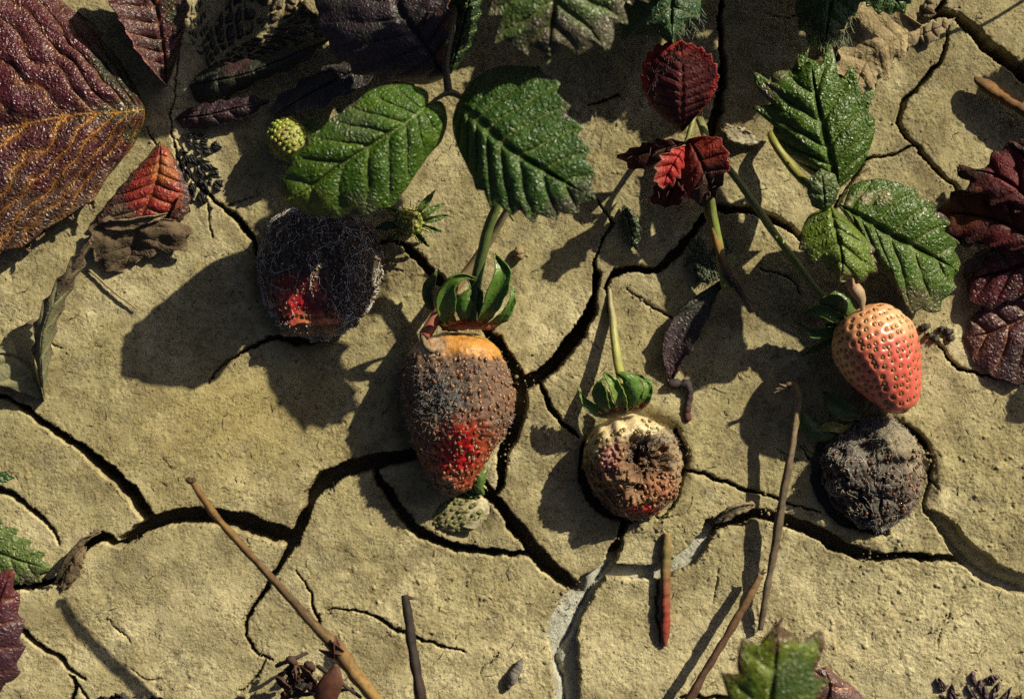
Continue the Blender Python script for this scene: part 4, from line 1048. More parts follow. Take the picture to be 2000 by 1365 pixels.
leaflet('leaflet', Lp, [(2140,500),(2050,550),(1960,592),(1915,600),(1888,572),(1893,545)], [(2140,500),(2060,450),(1990,465),(1930,490),(1905,515),(1893,545)], [(2140,500),(2040,505),(1960,530),(1893,545)], L_PURPLE, z=(50, 16), arch=16, eL=-8, eR=-12, nv=7, tooth=5, corr=9, cfn=PAINT((0.085, 0.010, 0.020), blot=(0.05, 0.010, 0.016), edge=(0.03, 0.014, 0.018), ew=0.9), wav=7, seed=44, veinL=0.2, veinR=0.2)
Sc = thing('dry_leaf', 'shrivelled greyish leaf scraps curled between the green leaf and the red leaf', 'dry leaf', 1905, 470, 0, 'dead leaf scraps')
blade('curled_strip', Sc, [(1860,462,18),(1895,470,26),(1930,474,28),(1958,472,22)], [5,13,12,3], L_DRY, roll=[20,-30,40], cup=0.8, cols=[(0.14,0.11,0.075),(0.20,0.165,0.11)], rag=9, seed=3)
blade('curled_strip', Sc, [(1958,474,22),(1925,492,24),(1905,515,18),(1885,545,10)], [2,9,12,6], L_DRY, roll=[-20,30], cup=0.8, cols=[(0.20,0.165,0.11),(0.09,0.075,0.06)], rag=9, seed=5)
blade('curled_strip', Sc, [(1850,440,14),(1880,448,18),(1905,458,16)], [4,10,5], L_DRY, roll=[10,-20], cup=0.7, cols=[(0.10,0.085,0.06),(0.13,0.11,0.08)], rag=8, seed=8)

Gf = thing('strawberry_leaf', 'folded leaf with pale grey-green underside and ragged purple edge at the left edge', 'leaf', 60, 700, 0, GRP)
leaflet('leaflet', Gf, [(86,782),(40,765),(-30,745),(-120,740),(-200,700)], [(86,782),(72,720),(62,670),(70,625),(35,640),(-10,680),(-60,690),(-120,690),(-200,700)], [(86,782),(55,715),(0,690),(-80,705),(-200,700)], L_UNDER, z=(8, 40), arch=20, eL=6, eR=-16, nv=6, tooth=4, corr=6,
        cfn=PAINT((0.31, 0.30, 0.19), blot=(0.25, 0.25, 0.15), edge=(0.10, 0.035, 0.045), ew=0.95), wav=6, seed=45, lag=0.3, nu=110, nw=30)
leaflet('leaflet', Gf, [(86,782),(72,715),(66,665),(74,620),(96,575),(130,525),(158,488),(176,474)], [(86,782),(92,730),(98,690),(106,650),(118,610),(140,560),(160,520),(176,474)], [(86,782),(80,715),(80,665),(92,620),(118,570),(176,474)], L_UNDER, z=(6, 150), arch=14, eL=16, eR=-14, nv=7, tooth=5, corr=4,
        cfn=PAINT((0.17, 0.17, 0.11), blot=(0.11, 0.12, 0.07), edge=(0.085, 0.028, 0.038), ew=0.80, tip=(0.085, 0.03, 0.04), tw=0.72), wav=5, seed=46, lag=0.3)
Gg = thing('strawberry_leaf', 'yellow-green leaf tip pressed flat into the mud at the left edge', 'leaf', 40, 1085, 0, GRP)
leaflet('leaflet', Gg, [(-120,1060),(-60,1010),(0,1020),(30,1040),(55,1062),(80,1085),(96,1110)], [(-120,1060),(-90,1120),(-30,1125),(20,1128),(60,1136),(96,1110)], [(-120,1060),(-20,1075),(40,1095),(96,1110)], L_PALE, z=(14, 5), arch=10, eL=-6, eR=-6, nv=8, tooth=9, corr=6,
        cfn=PAINT((0.13, 0.18, 0.055), blot=(0.10, 0.145, 0.05), edge=(0.085, 0.07, 0.055), ew=1.0, spots=[(60, 1132, 26, (0.06, 0.035, 0.04), 0.8)]), wav=5, seed=47, lag=0.3)
Gp = thing('strawberry_leaf', 'purple toothed leaf raised near the lens at the lower left edge', 'leaf', 0, 1240, 0, GRP)
leaflet('leaflet', Gp, [(-90,1400),(-120,1260),(-70,1160),(-20,1120),(22,1118)], [(-90,1400),(0,1345),(28,1320),(40,1275),(42,1225),(34,1170),(22,1118)], [(-90,1400),(-45,1270),(22,1118)], L_PURPLE, z=(170, 230), arch=16, eL=-10, eR=-18, nv=7, tooth=7, corr=7,
        cfn=PAINT((0.070, 0.026, 0.040), blot=(0.05, 0.018, 0.028), tip=(0.09, 0.014, 0.022), tw=0.75), wav=6, seed=48, veinL=0.3, veinR=0.3)
Ga = thing('strawberry_leaf', 'small green leaf tip poking in at the left edge above a thin crack', 'leaf', 5, 935, 0, GRP)
leaflet('leaflet', Ga, *oval(-60, 925, 27, 933, 12, 12, 0.6), L_GREEN, z=(50, 42), arch=6, nv=5, tooth=2, corr=3, cfn=PAINT((0.05, 0.10, 0.035)), seed=49, nu=50, nw=12, wav=3)
Gb = thing('strawberry_leaf', 'yellow-green leaf with dark red toothed rim standing tall at the bottom edge', 'leaf', 1510, 1320, 0, GRP)
leaflet('leaflet', Gb, [(1480,1520),(1410,1450),(1416,1390),(1424,1340),(1434,1300),(1455,1268),(1482,1248),(1520,1236)], [(1480,1520),(1580,1450),(1598,1380),(1602,1330),(1600,1292),(1590,1262),(1555,1240),(1520,1236)], [(1480,1520),(1500,1390),(1520,1236)], L_GREEN, z=(430, 480), arch=18, eL=-14, eR=-18, nv=5, tooth=24, corr=6,
        cfn=PAINT((0.15, 0.19, 0.012), blot=(0.10, 0.16, 0.014), edge=(0.085, 0.018, 0.022), ew=0.90, tip=(0.085, 0.016, 0.02), tw=0.90, spots=[(1560, 1330, 70, (0.028, 0.060, 0.018), 0.8), (1440, 1310, 30, (0.15, 0.13, 0.02), 0.7)]), wav=6, seed=50, tstart=0.45)
Gq = thing('strawberry_leaf', 'dull purple leaf under the red-rimmed green leaf at the bottom edge', 'leaf', 1640, 1350, 0, GRP)
leaflet('leaflet', Gq, [(1540,1430),(1570,1340),(1590,1308),(1612,1304)], [(1540,1430),(1720,1420),(1690,1365),(1650,1330),(1612,1304)], [(1540,1430),(1615,1360),(1612,1304)], L_PURPLE, z=(120, 150), arch=15, eR=-20, nv=6, tooth=3, corr=6, cfn=PAINT((0.13, 0.065, 0.06), blot=(0.09, 0.045, 0.05)), wav=6, seed=51)
Bq = thing('mud_covered_leaf', 'purple-grey leaf pressed into the mud at the lower right corner', 'leaf', 1910, 1345, 0, GRP)
cQ = PAINT((0.105, 0.062, 0.075), blot=(0.075, 0.045, 0.058))
buried('leaflet', Bq, [(1930,1480),(1905,1400),(1895,1340),(1908,1310),(1930,1306)], [(1930,1480),(1975,1420),(1972,1360),(1962,1325),(1930,1306)], [(1930,1480),(1934,1400),(1936,1340),(1930,1306)], L_PURD, cQ, nv=7, seed=8, h=5.5, lo=1.5, sink=3, tooth=7)
buried('leaflet', Bq, *oval(1900, 1460, 1834, 1328, 18, 24, 0.6), L_PURD, cQ, nv=6, seed=9, h=5.5, lo=1.5, tooth=6)
buried('leaflet', Bq, *oval(1960, 1470, 1992, 1350, 24, 24, 0.6), L_PURD, cQ, nv=6, seed=10, h=5.5, lo=1.5, tooth=6)
Xs = thing('seedling', 'small dark fuzzy seedling lying flat beside the ochre stalk', 'seedling', 1385, 500, 0)
for k, (x, y, w_) in enumerate([(1340,518,15),(1352,470,16),(1430,476,15),(1395,540,14),(1362,548,13)]):
    leaflet('leaflet', Xs, *oval(1382, 500, x, y, w_, w_, 0.7), L_GREEN, z=(10, 8), arch=5, nv=4, tooth=4, corr=3, nu=40, nw=12, cfn=PAINT((0.045, 0.065, 0.042), blot=(0.07, 0.085, 0.055)), wav=3, seed=60 + k)
leaf_fuzz(Xs, lambda r: (lambda a, d: (1382 + d * math.cos(a), 505 + d * math.sin(a), 12))(r.uniform(0, 6.28), r.uniform(5, 42)), 240, 9, FIBRE, (0.34, 0.38, 0.27), (0, 0), 9, 0.6)
Xd = thing('strawberry_leaf', 'small dark dusty leaf lying in the shade left of the cut green stalk', 'leaf', 1230, 440, 0, GRP)
leaflet('leaflet', Xd, *oval(1218, 400, 1242, 486, 19, 15, 0.5), L_GREEN, z=(6, 6), arch=6, nv=5, tooth=3, corr=4, cfn=PAINT((0.030, 0.045, 0.028), blot=(0.05, 0.06, 0.04)), wav=4, seed=66, nu=60, nw=16)
Wd = thing('withered_leaf', 'dark purple and green withered leaf hanging from a twisted black stalk', 'withered leaf', 1350, 650, 0)
blade('leaf_blade', Wd, [(1412,552,24),(1388,575,26),(1362,610,26),(1338,648,24),(1318,688,20),(1312,722,14),(1310,742,10)], [5,15,26,32,31,20,3], L_PURD, roll=[0,14,-8], cup=0.35, cols=[(0.040,0.060,0.028),(0.040,0.030,0.034),(0.055,0.018,0.032)], rag=7, seed=12, nu=60, nw=9, nv=7)
tube('twisted_stalk', Wd, [(1310,740,10,5),(1312,748,9,9),(1328,752,8,8),(1342,750,9,8),(1348,768,8,7),(1343,790,7,6),(1342,812,6,6),(1344,822,5,5)], TWIG, [(0.045,0.03,0.035),(0.04,0.032,0.034),(0.05,0.035,0.034),(0.10,0.03,0.025)], nu=60, bumpy=1.5)

# ------------------------------------------------------------------ unseen leaves beyond the frame, placed to shade the top and the right
OFF = [((1480,60), 235, 125, 'tall'), ((1395,170), 240, 105, 'rounded'), ((1215,165), 225, 110, 'broad'), ((1060,45), 230, 110, 'lower broad'), ((965,215), 215, 90, 'narrow'), ((890,60), 225, 105, 'dusty'),
       ((740,70), 230, 110, 'ragged'), ((575,130), 205, 95, 'small'), ((440,70), 215, 90, 'smaller'), ((1960,210), 150, 80, 'low'), ((1990,800), 160, 40, 'tiny'),
       ((700,190), 200, 80, 'plain'), ((335,140), 220, 84, 'dark'), ((295,240), 222, 56, 'little'), ((985,100), 226, 90, 'crinkled'), ((1330,30), 232, 90, 'wide'), ((1260,240), 236, 60, 'slender')]
SPOT = ['nearest the upper right corner', 'left of the tallest one', 'above the round red leaf', 'above the bluish folded leaf', 'behind the brown-margined leaf', 'above the rust-edged leaflet', 'above the dark purple leaflet',
        'above the mud-filled leaf', 'nearest the upper left corner', 'beside the orange-brown stalk', 'beside the flat purple leaf', 'above the folded brown-black leaf', 'above the narrow crimson leaflet', 'above the root of the broad purple leaf', 'between the rust edge and the brown margin', 'above the top of the straight crack', 'right of the broad one']
for i, ((tx_, ty_), zz, rad, kind_) in enumerate(OFF):
    k_ = 1 - zz / HP
    bx_ = 1000 + (tx_ + 1.40 * zz - 1000) / k_; by_ = 682.5 + (ty_ - 1.20 * zz - 682.5) / k_
    t_ = thing('strawberry_leaf', kind_ + ' unseen green leaf placed for shade outside the ' + ('right' if i in (9, 10) else 'top') + ' edge, ' + SPOT[i], 'leaf', bx_, by_, 0, 'unseen shade leaves beyond the frame')
    a0 = rng.uniform(0, 6.28)
    for k in range(3):
        a_ = a0 + k * 2.1 + rng.uniform(-.2, .2); dd = arr((math.cos(a_), math.sin(a_)))
        leaflet('leaflet', t_, *oval(bx_ - dd[0] * rad * .15, by_ - dd[1] * rad * .15, bx_ + dd[0] * rad, by_ + dd[1] * rad, rad * 0.62, rad * 0.62, 0.6), L_GREEN, z=(zz, zz - 12), arch=12, eL=-14, eR=-14, nv=8, tooth=8, corr=6, nu=60, nw=16, seed=100 + i * 3 + k)
    sg_ = (60, -20) if i in (9, 10) else (10, -70)
    tube('stalk', t_, [(bx_, by_, zz, 6), (bx_ + sg_[0], by_ + sg_[1], zz * 0.6, 8), (bx_ + 2 * sg_[0], by_ + 2 * sg_[1], -5, 9)], STEM, [(0.12,0.15,0.04)] * 2, nu=24)

for t_, pts in [(Gb, [(1482,1505,432,8),(1476,1580,380,9),(1470,1700,160,9),(1466,1760,-8,10)]), (Gq, [(1545,1425,122,6),(1530,1500,80,7),(1515,1580,-8,7)]), (Gp, [(-88,1395,172,7),(-110,1470,110,8),(-130,1560,-8,8)]),
                (F, [(1082,-120,300,8),(1086,-230,220,9),(1090,-380,-8,9)]), (Gl, [(1330,-108,122,6),(1338,-170,80,7),(1344,-250,-8,7)]), (I, [(1640,-118,128,6),(1650,-190,80,7),(1660,-260,-8,7)]), (Lr, [(2098,505,72,7),(2150,530,40,8),(2210,560,-8,8)]), (Lp, [(2150,520,34,6),(2190,515,20,7),(2240,510,-8,7)])]:
    tube('stalk', t_, pts, STEM, [(0.13,0.13,0.05),(0.11,0.10,0.045)], nu=24)
# unseen leaves added behind the top edge to block skylight, rising away from the frame
rw = np.random.default_rng(21); VV, FF, CC, SS, n0 = [], [], [], [], 0
gf = grid_faces(9, 7)
for k in range(520):
    y = rw.uniform(-950, -130); x = rw.uniform(-900, 2600); zmax = max(30.0, (-y - 20) / 1.2 - 60)
    if x > 1500: zmax = min(zmax, max(30.0, (-y - 250) / 1.2))
    z_ = zmax * rw.uniform(0.15, 1.0); ln = rw.uniform(70, 120); a = rw.uniform(0, 6.28); tl = rw.uniform(-0.5, 0.5)
    u, v = np.meshgrid(np.linspace(0, 1, 9), np.linspace(-1, 1, 7), indexing='ij')
    w_ = 0.42 * ln * np.sin(np.pi * u ** 0.8) ** 0.7 * v; l_ = ln * (u - 0.5)
    Z = z_ + l_ * tl + 10 * np.abs(v) - 12 * (u - .5) ** 2 * 4
    X = x + l_ * math.cos(a) - w_ * math.sin(a); Y = y + l_ * math.sin(a) + w_ * math.cos(a)
    VV.append(np.stack([(X - 1000) * S, (682.5 - Y) * S, np.maximum(Z, 4) * S], -1).reshape(-1, 3)); FF.append(gf + n0); n0 += 63
    CC.append(np.broadcast_to(arr(G1) * rw.uniform(0.7, 1.5), (63, 3))); SS.append(np.stack([u * 6, v, u], -1).reshape(-1, 3))
row = link('shade_foliage', mesh_np('shade_foliage', np.vstack(VV), np.vstack(FF), np.vstack(CC), np.vstack(SS)), L_GREEN)
row['kind'] = 'stuff'; row['label'] = 'unseen mass of green leaves added behind the top edge to block skylight'

# ------------------------------------------------------------------ stalks and twigs
GT = 'dry stalks on the mud'
tw = thing('dry_stalk', 'long brown stalk with a forked node leaning up from the bottom edge', 'stalk', 730, 1356, 0, GT)
tube('stem', tw, [(376,942,214,5),(390,965,214,6),(430,1020,212,7),(490,1085,210,7.5),(550,1150,207,8),(610,1218,204,9),(650,1258,202,11)], TWIG, [(0.17,0.10,0.035),(0.18,0.105,0.035),(0.13,0.08,0.035),(0.09,0.055,0.03),(0.17,0.11,0.05)], nu=90)
tube('broken_tip', tw, [(364,936,214,4),(372,939,215,7),(382,936,214,4)], TWIG, [(0.09,0.06,0.03)] * 2, nu=14)
tube('stem', tw, [(640,1250,202,11),(662,1272,200,14),(690,1315,195,14),(722,1352,190,13),(790,1440,120,13),(830,1500,-10,13)], TWIG, [(0.13,0.07,0.035),(0.25,0.155,0.055),(0.27,0.16,0.055),(0.20,0.13,0.06)], nu=60)
blade('stipule', tw, [(640,1255,205),(652,1262,214),(672,1272,212)], [4,9,2], TWIG, roll=30, cup=0.6, cols=[(0.11,0.05,0.03),(0.13,0.06,0.04)], nu=14)
blade('stipule', tw, [(655,1278,204),(655,1262,218),(656,1240,222)], [9,8,1], TWIG, roll=[50,30], cup=0.6, cols=[(0.08,0.035,0.03),(0.13,0.06,0.04)], nu=14)
blade('stipule', tw, [(668,1282,204),(645,1276,212),(622,1268,212)], [8,7,1], TWIG, roll=[-40,-20], cup=0.6, cols=[(0.10,0.045,0.035),(0.14,0.07,0.05)], nu=14)
clump = thing('dead_flower_head', 'dark clump of dead brown sepals and buds at the bottom edge under the forked stalk', 'dead flower', 590, 1330, 0)
rc = np.random.default_rng(5)
for k in range(34):
    a = rc.uniform(0, 6.28); r0 = rc.uniform(4, 50); cx, cy = 592 + r0 * math.cos(a) * 0.9, 1328 + r0 * math.sin(a) * 0.7; b_ = rc.uniform(0, 6.28); ln = rc.uniform(16, 40); z0 = rc.uniform(25, 95)
    col = [(0.035,0.020,0.016),(0.060,0.030,0.022),(0.022,0.018,0.016),(0.085,0.045,0.03)][k % 4]
    blade('sepal', clump, [(cx, cy, z0), (cx + ln * .5 * math.cos(b_), cy + ln * .5 * math.sin(b_), z0 + 12), (cx + ln * math.cos(b_), cy + ln * math.sin(b_), z0 + rc.uniform(-8, 10))], [3, rc.uniform(5, 10), 1], TWIG, roll=rc.uniform(-60, 60), cup=0.7, cols=[col, tuple(1.6 * q for q in col)], nu=14, nw=3, rag=4, seed=k)
blade('brown_sepal', clump, [(656,1296,120),(650,1325,128),(640,1350,126),(632,1375,118)], [4,20,24,18], TWIG, roll=[10,-10], cup=-0.5, cols=[(0.11,0.045,0.03),(0.09,0.035,0.025)], nu=20, nw=5)
for k, (x, y, z_) in enumerate([(605,1300,90),(570,1290,80),(550,1330,85),(610,1345,95)]):
    tube('bud', clump, [(x - 9, y - 5, z_, 4), (x, y, z_ + 4, 9), (x + 10, y + 5, z_, 3)], TWIG, [(0.05,0.028,0.022),(0.09,0.05,0.035)], nu=14)
for k, (x0, y0, x1, y1) in enumerate([(560,1360,690,1345),(540,1300,600,1275),(620,1300,705,1362)]):
    tube('dead_stem', clump, [(x0, y0, 30, 4), ((x0 + x1) / 2, (y0 + y1) / 2, 60, 4), (x1, y1, 40, 3)], TWIG, [(0.05,0.035,0.028)] * 2, nu=24)
tag(tube('dry_stalk', None, [(790,1163,108,7),(796,1200,112,8),(804,1260,120,9),(812,1310,130,10),(822,1365,140,12),(836,1460,120,13),(845,1560,-5,13)], TWIG, [(0.03,0.023,0.02),(0.03,0.022,0.02),(0.035,0.02,0.018),(0.075,0.03,0.022),(0.11,0.045,0.03)], nu=70, seed=4), 'dark broken stalk standing up at the bottom edge left of centre', 'stalk', GT)
sk = bpy.data.objects[[o.name for o in COL.objects if o.name.startswith('dry_stalk') and o.type == 'MESH'][-1]]
blade('splinter', sk, [(792,1166,108),(808,1168,112),(828,1169,110)], [4,3,1], TWIG, cols=[(0.10,0.07,0.04),(0.30,0.24,0.15)], nu=12, nw=2)
tag(tube('dry_stalk', None, [(1303,1042,8,7),(1300,1090,8,9),(1299,1150,8,10),(1300,1210,7,9),(1298,1245,6,7),(1299,1262,5,3)], TWIG, [(0.24,0.17,0.07),(0.16,0.13,0.05),(0.22,0.075,0.04),(0.24,0.04,0.028),(0.21,0.05,0.032)], nu=70, seed=5), 'short smooth red stalk lying flat under the hollow strawberry', 'stalk', GT)
tag(tube('dry_stalk', None, [(1486,1122,30,7),(1470,1152,32,7),(1430,1222,36,7.5),(1390,1290,42,8),(1350,1358,50,9),(1290,1460,60,9)], TWIG, [(0.22,0.14,0.065),(0.12,0.065,0.035),(0.095,0.05,0.03),(0.085,0.04,0.03),(0.06,0.035,0.03)], nu=70, seed=6), 'straight reddish brown stalk slanting down to the bottom edge beside its shadow', 'stalk', GT)
tag(tube('dry_stalk', None, [(1536,754,54,5),(1545,750,58,5),(1553,756,58,6),(1559,785,54,6.5),(1552,830,50,6.5),(1542,900,44,7),(1530,960,38,8),(1520,1030,32,9),(1505,1110,26,7),(1492,1180,18,6),(1484,1230,8,5)], TWIG, [(0.22,0.15,0.08),(0.25,0.19,0.11),(0.15,0.115,0.075),(0.12,0.09,0.06),(0.11,0.08,0.055),(0.14,0.105,0.07),(0.10,0.07,0.05)], nu=110, seed=7), 'long grey-brown stalk bent at its top, left of the grey rotten strawberry', 'stalk', GT)
tag(tube('dry_stalk', None, [(1903,152,20,2),(1912,160,22,9),(1940,177,24,12),(1975,198,26,14),(2010,219,28,14),(2110,280,30,14)], TWIG, [(0.09,0.05,0.022),(0.20,0.10,0.03),(0.11,0.055,0.022),(0.30,0.15,0.045),(0.24,0.11,0.035)], nu=50, seed=8), 'thick orange-brown stalk with a tapered end at the upper right edge', 'stalk', GT)
for st_, (ex, ey, ez), dirs in [(COL.objects['dry_stalk.004'] if 'dry_stalk.004' in COL.objects else None, (1536,754,55), [(-22,6,6),(-14,-4,10),(-26,14,2)]), (COL.objects['dry_stalk.003'] if 'dry_stalk.003' in COL.objects else None, (1486,1122,31), [(8,-14,6),(-3,-16,4),(12,-6,8)])]:
    if st_ is None: continue
    for k, (dx, dy, dz) in enumerate(dirs):
        blade('splinter', st_, [(ex - dx * .5, ey - dy * .5, ez), (ex + dx * .5, ey + dy * .5, ez + dz * .6), (ex + dx, ey + dy, ez + dz)], [4, 2.5, .6], TWIG, roll=30 * k - 20, cols=[(0.11,0.08,0.05),(0.24,0.18,0.11)], nu=12, nw=2, rag=2, seed=k)
tag(tube('dry_straw', None, [(172,525,6,2.2),(205,555,7,2.6),(235,580,7,2.4),(268,604,5,1.5)], TWIG, [(0.26,0.22,0.13),(0.30,0.25,0.15)], nu=30), 'thin pale straw lying below the withered leaf tip', 'straw')
tag(tube('dry_straw', None, [(1995,-62,95,3),(2050,-84,100,3),(2120,-110,105,3),(2230,-150,-6,3)], TWIG, [(0.20,0.15,0.08)] * 2, nu=30), 'fine raised straw beyond the upper right corner', 'straw')
hk = tag(tube('seed_husk', None, [(990,1346,7,3),(998,1332,10,8),(1006,1315,12,10),(1014,1298,10,7),(1020,1288,8,3)], HUSK, [(0.08,0.07,0.065),(0.20,0.185,0.16),(0.16,0.145,0.13),(0.12,0.11,0.10)], nu=40, bumpy=1.8), 'shrivelled grey husk lying on the mud near the bottom edge', 'husk')
tag(tube('mud_pebble', None, [(1010,484,6,5),(1014,490,8,9),(1014,500,8,9),(1012,508,6,5)], HUSK, [(0.26,0.19,0.10),(0.30,0.22,0.12)], nu=14, bumpy=2), 'small brown pebble on the mud right of the strawberry stalk', 'pebble')
fl_ = tag(blade('mud_flake', None, [(1388,1020,4),(1410,1008,14),(1440,992,20),(1480,984,8)], [4,13,12,2], MUD, roll=[30,45,20], cup=0.4, cols=[(0.10,0.08,0.06),(0.36,0.30,0.19)], nu=30, nw=5, rag=6, seed=31, solid=5), 'thin mud flake curling up over the wide crack right of the hollow strawberry', 'mud flake')
tag(blade('mud_flake', None, [(1415,248,6),(1435,262,12),(1460,270,14),(1484,278,6)], [6,17,13,2], HUSK, roll=[0,-14,10], cup=0.2, cols=[(0.30,0.25,0.15),(0.36,0.33,0.25)], nu=30, nw=6, rag=7, seed=32, solid=4), 'pale leaf-shaped flake on the mud right of the red leaf', 'flake')
dl = thing('dead_leaf', 'narrow dead brown leaf curled along the crack at the lower left', 'dead leaf', 150, 1090, 0, 'dead leaf scraps')
blade('leaf_blade', dl, [(106,1140,8),(120,1110,26),(136,1080,36),(160,1055,30),(196,1037,10)], [3,9,12,8,2], L_DRY, roll=[50,62,40], cup=0.5, cols=[(0.05,0.045,0.03),(0.09,0.07,0.045),(0.20,0.155,0.10)], nu=40, nw=5, rag=6, seed=14)
blade('leaf_blade', dl, [(118,1150,4),(140,1120,12),(155,1090,16),(165,1068,8)], [5,14,12,4], L_DRY, roll=[-10,20], cup=-0.3, cols=[(0.12,0.09,0.055),(0.20,0.15,0.09)], nu=40, nw=5, rag=9, seed=15)
d2 = thing('dead_leaf', 'blackened leaf bits lying in a dark fringe at the bottom edge, lower left', 'dead leaf', 270, 1362, 0, 'dead leaf scraps')
for k in range(7):
    x = 180 + k * 22 + rc.uniform(-8, 8); y = 1366 + rc.uniform(-8, 8)
    blade('leaf_bit', d2, [(x, y, 8), (x + rc.uniform(10, 22), y + rc.uniform(-8, 4), 16), (x + rc.uniform(25, 45), y + rc.uniform(-4, 10), 8)], [2, rc.uniform(5, 11), 2], TWIG, roll=rc.uniform(-50, 50), cup=0.5, cols=[(0.03,0.028,0.028),(0.06,0.052,0.05)], nu=18, nw=3, rag=9, seed=k + 40)
d3 = thing('dead_leaf', 'black shrivelled scraps set in the mud right of the pink strawberry', 'dead leaf', 1835, 650, 0, 'dead leaf scraps')
for k, (x, y, r_) in enumerate([(1802,640,9),(1808,634,8),(1850,648,12),(1856,660,9),(1826,660,8),(1838,642,7),(1816,652,6)]):
    blade('leaf_bit', d3, [(x - r_, y, 6), (x, y + 2, 13), (x + r_, y - 1, 6)], [r_ * .4, r_ * .8, r_ * .3], HUSK, roll=rc.uniform(-40, 40), cup=-0.5, cols=[(0.045,0.04,0.036),(0.07,0.06,0.05)], nu=14, nw=4, rag=7, seed=k + 50)
# mud crumbs along the cracks and bits of fibre on the plates
cv, cf, off_ = [], [], 0
ico = arr([(0,0,1),(.89,0,.45),(.28,.85,.45),(-.72,.53,.45),(-.72,-.53,.45),(.28,-.85,.45),(.72,.53,-.45),(-.28,.85,-.45),(-.89,0,-.45),(-.28,-.85,-.45),(.72,-.53,-.45),(0,0,-1)])
icf = np.array([(0,1,2),(0,2,3),(0,3,4),(0,4,5),(0,5,1),(1,6,2),(2,7,3),(3,8,4),(4,9,5),(5,10,1),(6,7,2),(7,8,3),(8,9,4),(9,10,5),(10,6,1),(11,7,6),(11,8,7),(11,9,8),(11,10,9),(11,6,10)])
rg = np.random.default_rng(3)
cand = []
near = np.argwhere((SD > 0.5) & (SD < 9) & (GX > -10) & (GX < 2010) & (GY > -10) & (GY < 1375))
pick = near[rg.integers(0, len(near), 2600)]
for j, i in pick:
    if fbm(GX[j, i] * 0.012, GY[j, i] * 0.012, 140, 2) < 0.10: continue
    cand.append((GX[j, i], GY[j, i], SURF[j, i], abs(rg.normal(0, 1.2)) + 0.7))
for x, y, r_ in [(1290,1030,20),(1020,735,34),(1000,880,26),(1500,1005,40),(1700,1075,40),(1335,880,30),(1820,900,26),(1240,1015,40),(975,700,26),(1660,800,40),(1800,680,40),(1850,650,40),(1120,1165,26)]:
    for _ in range(26):
        a, b = rg.normal(0, r_ * .5, 2); cand.append((x + a, y + b, float(ground_z(x + a, y + b)), abs(rg.normal(0, 1.3)) + 0.5))
for x, y, z_, r_ in cand:
    v_ = ico * (arr((r_, r_, r_ * .6)) * rg.uniform(.6, 1.2, 3)) * (1 + 1.2 * (rg.random((12, 1)) - .5)); v_ = v_ + arr((x, y, z_ + r_ * .2)); cv.append(v_); cf.append(icf + off_); off_ += 12
cv = np.vstack(cv)
cr_ = link('mud_crumbs', mesh_np('mud_crumbs', W(cv[:, 0], cv[:, 1], cv[:, 2]), np.vstack(cf), np.broadcast_to(arr((0.29, 0.235, 0.14)), (len(cv), 3)), smooth_shade=False), MUD)
cr_['kind'] = 'stuff'; cr_['label'] = 'loose mud crumbs scattered along the crack edges'
segs = []
for _ in range(420):
    x, y = rg.uniform(0, 2000), rg.uniform(0, 1365); a = rg.uniform(0, 6.28); l = rg.uniform(6, 20) * (2.0 if rg.random() < .12 else 1)
    if SD[np.searchsorted(fy, y), np.searchsorted(fx, x)] < 4: continue
    b = a + rg.normal(0, 0.6); p0 = (x, y); p1 = (x + l * .5 * math.cos(a), y + l * .5 * math.sin(a)); p2 = (p1[0] + l * .5 * math.cos(b), p1[1] + l * .5 * math.sin(b))
    segs.append([(p[0], p[1], float(ground_z(*p)) + 1.1 + h_) for p, h_ in zip((p0, p1, p2), (0, rg.uniform(0, 2), rg.uniform(0, 1)))])
fd = hairs('plant_fibres', None, segs[:230], FIBRE, (0.10, 0.07, 0.045), 0.9); fd['label'] = 'dark plant fibres strewn over the mud'
fd2 = hairs('plant_fibres', None, segs[230:], FIBRE, (0.34, 0.29, 0.19), 0.8); fd2['label'] = 'pale plant fibres strewn over the mud'
# ------------------------------------------------------------------ the strawberries
GS = 'strawberries rotting on the mud'
FLESH = mat_attr('rotten_flesh', rough=0.75, spec=0.45, bscale=0.16, bdist=2.6, mott=0.5, wet=True, mscale=0.06)
PINK = mat_attr('pink_flesh', rough=0.6, spec=0.5, bscale=0.3, bdist=0.5, mott=0.12, wet=True, sss=0.15, mscale=0.03)
SEED_BR = mat_flat('brown_seed', (0.27, 0.135, 0.055), 0.35, alt=(0.15, 0.06, 0.03), spec=0.5)
SEED_PALE = mat_flat('olive_seed', (0.22, 0.15, 0.03), 0.35, alt=(0.13, 0.10, 0.025), spec=0.5)
SEED_GR = mat_flat('green_seed', (0.30, 0.33, 0.05), 0.35, alt=(0.18, 0.24, 0.04), spec=0.5)
SEED_DK = mat_flat('dark_seed', (0.16, 0.07, 0.03), 0.4, alt=(0.07, 0.04, 0.025), spec=0.5)
M_BR = seed_mesh('seed', SEED_BR, 5.6, 4.0, 3.0)
M_PALE = seed_mesh('seed', SEED_PALE, 6.0, 4.0, 2.6)
M_GR = seed_mesh('seed', SEED_GR, 6.5, 4.6, 4.0)
M_DK = seed_mesh('seed', SEED_DK, 5.0, 3.6, 2.8)

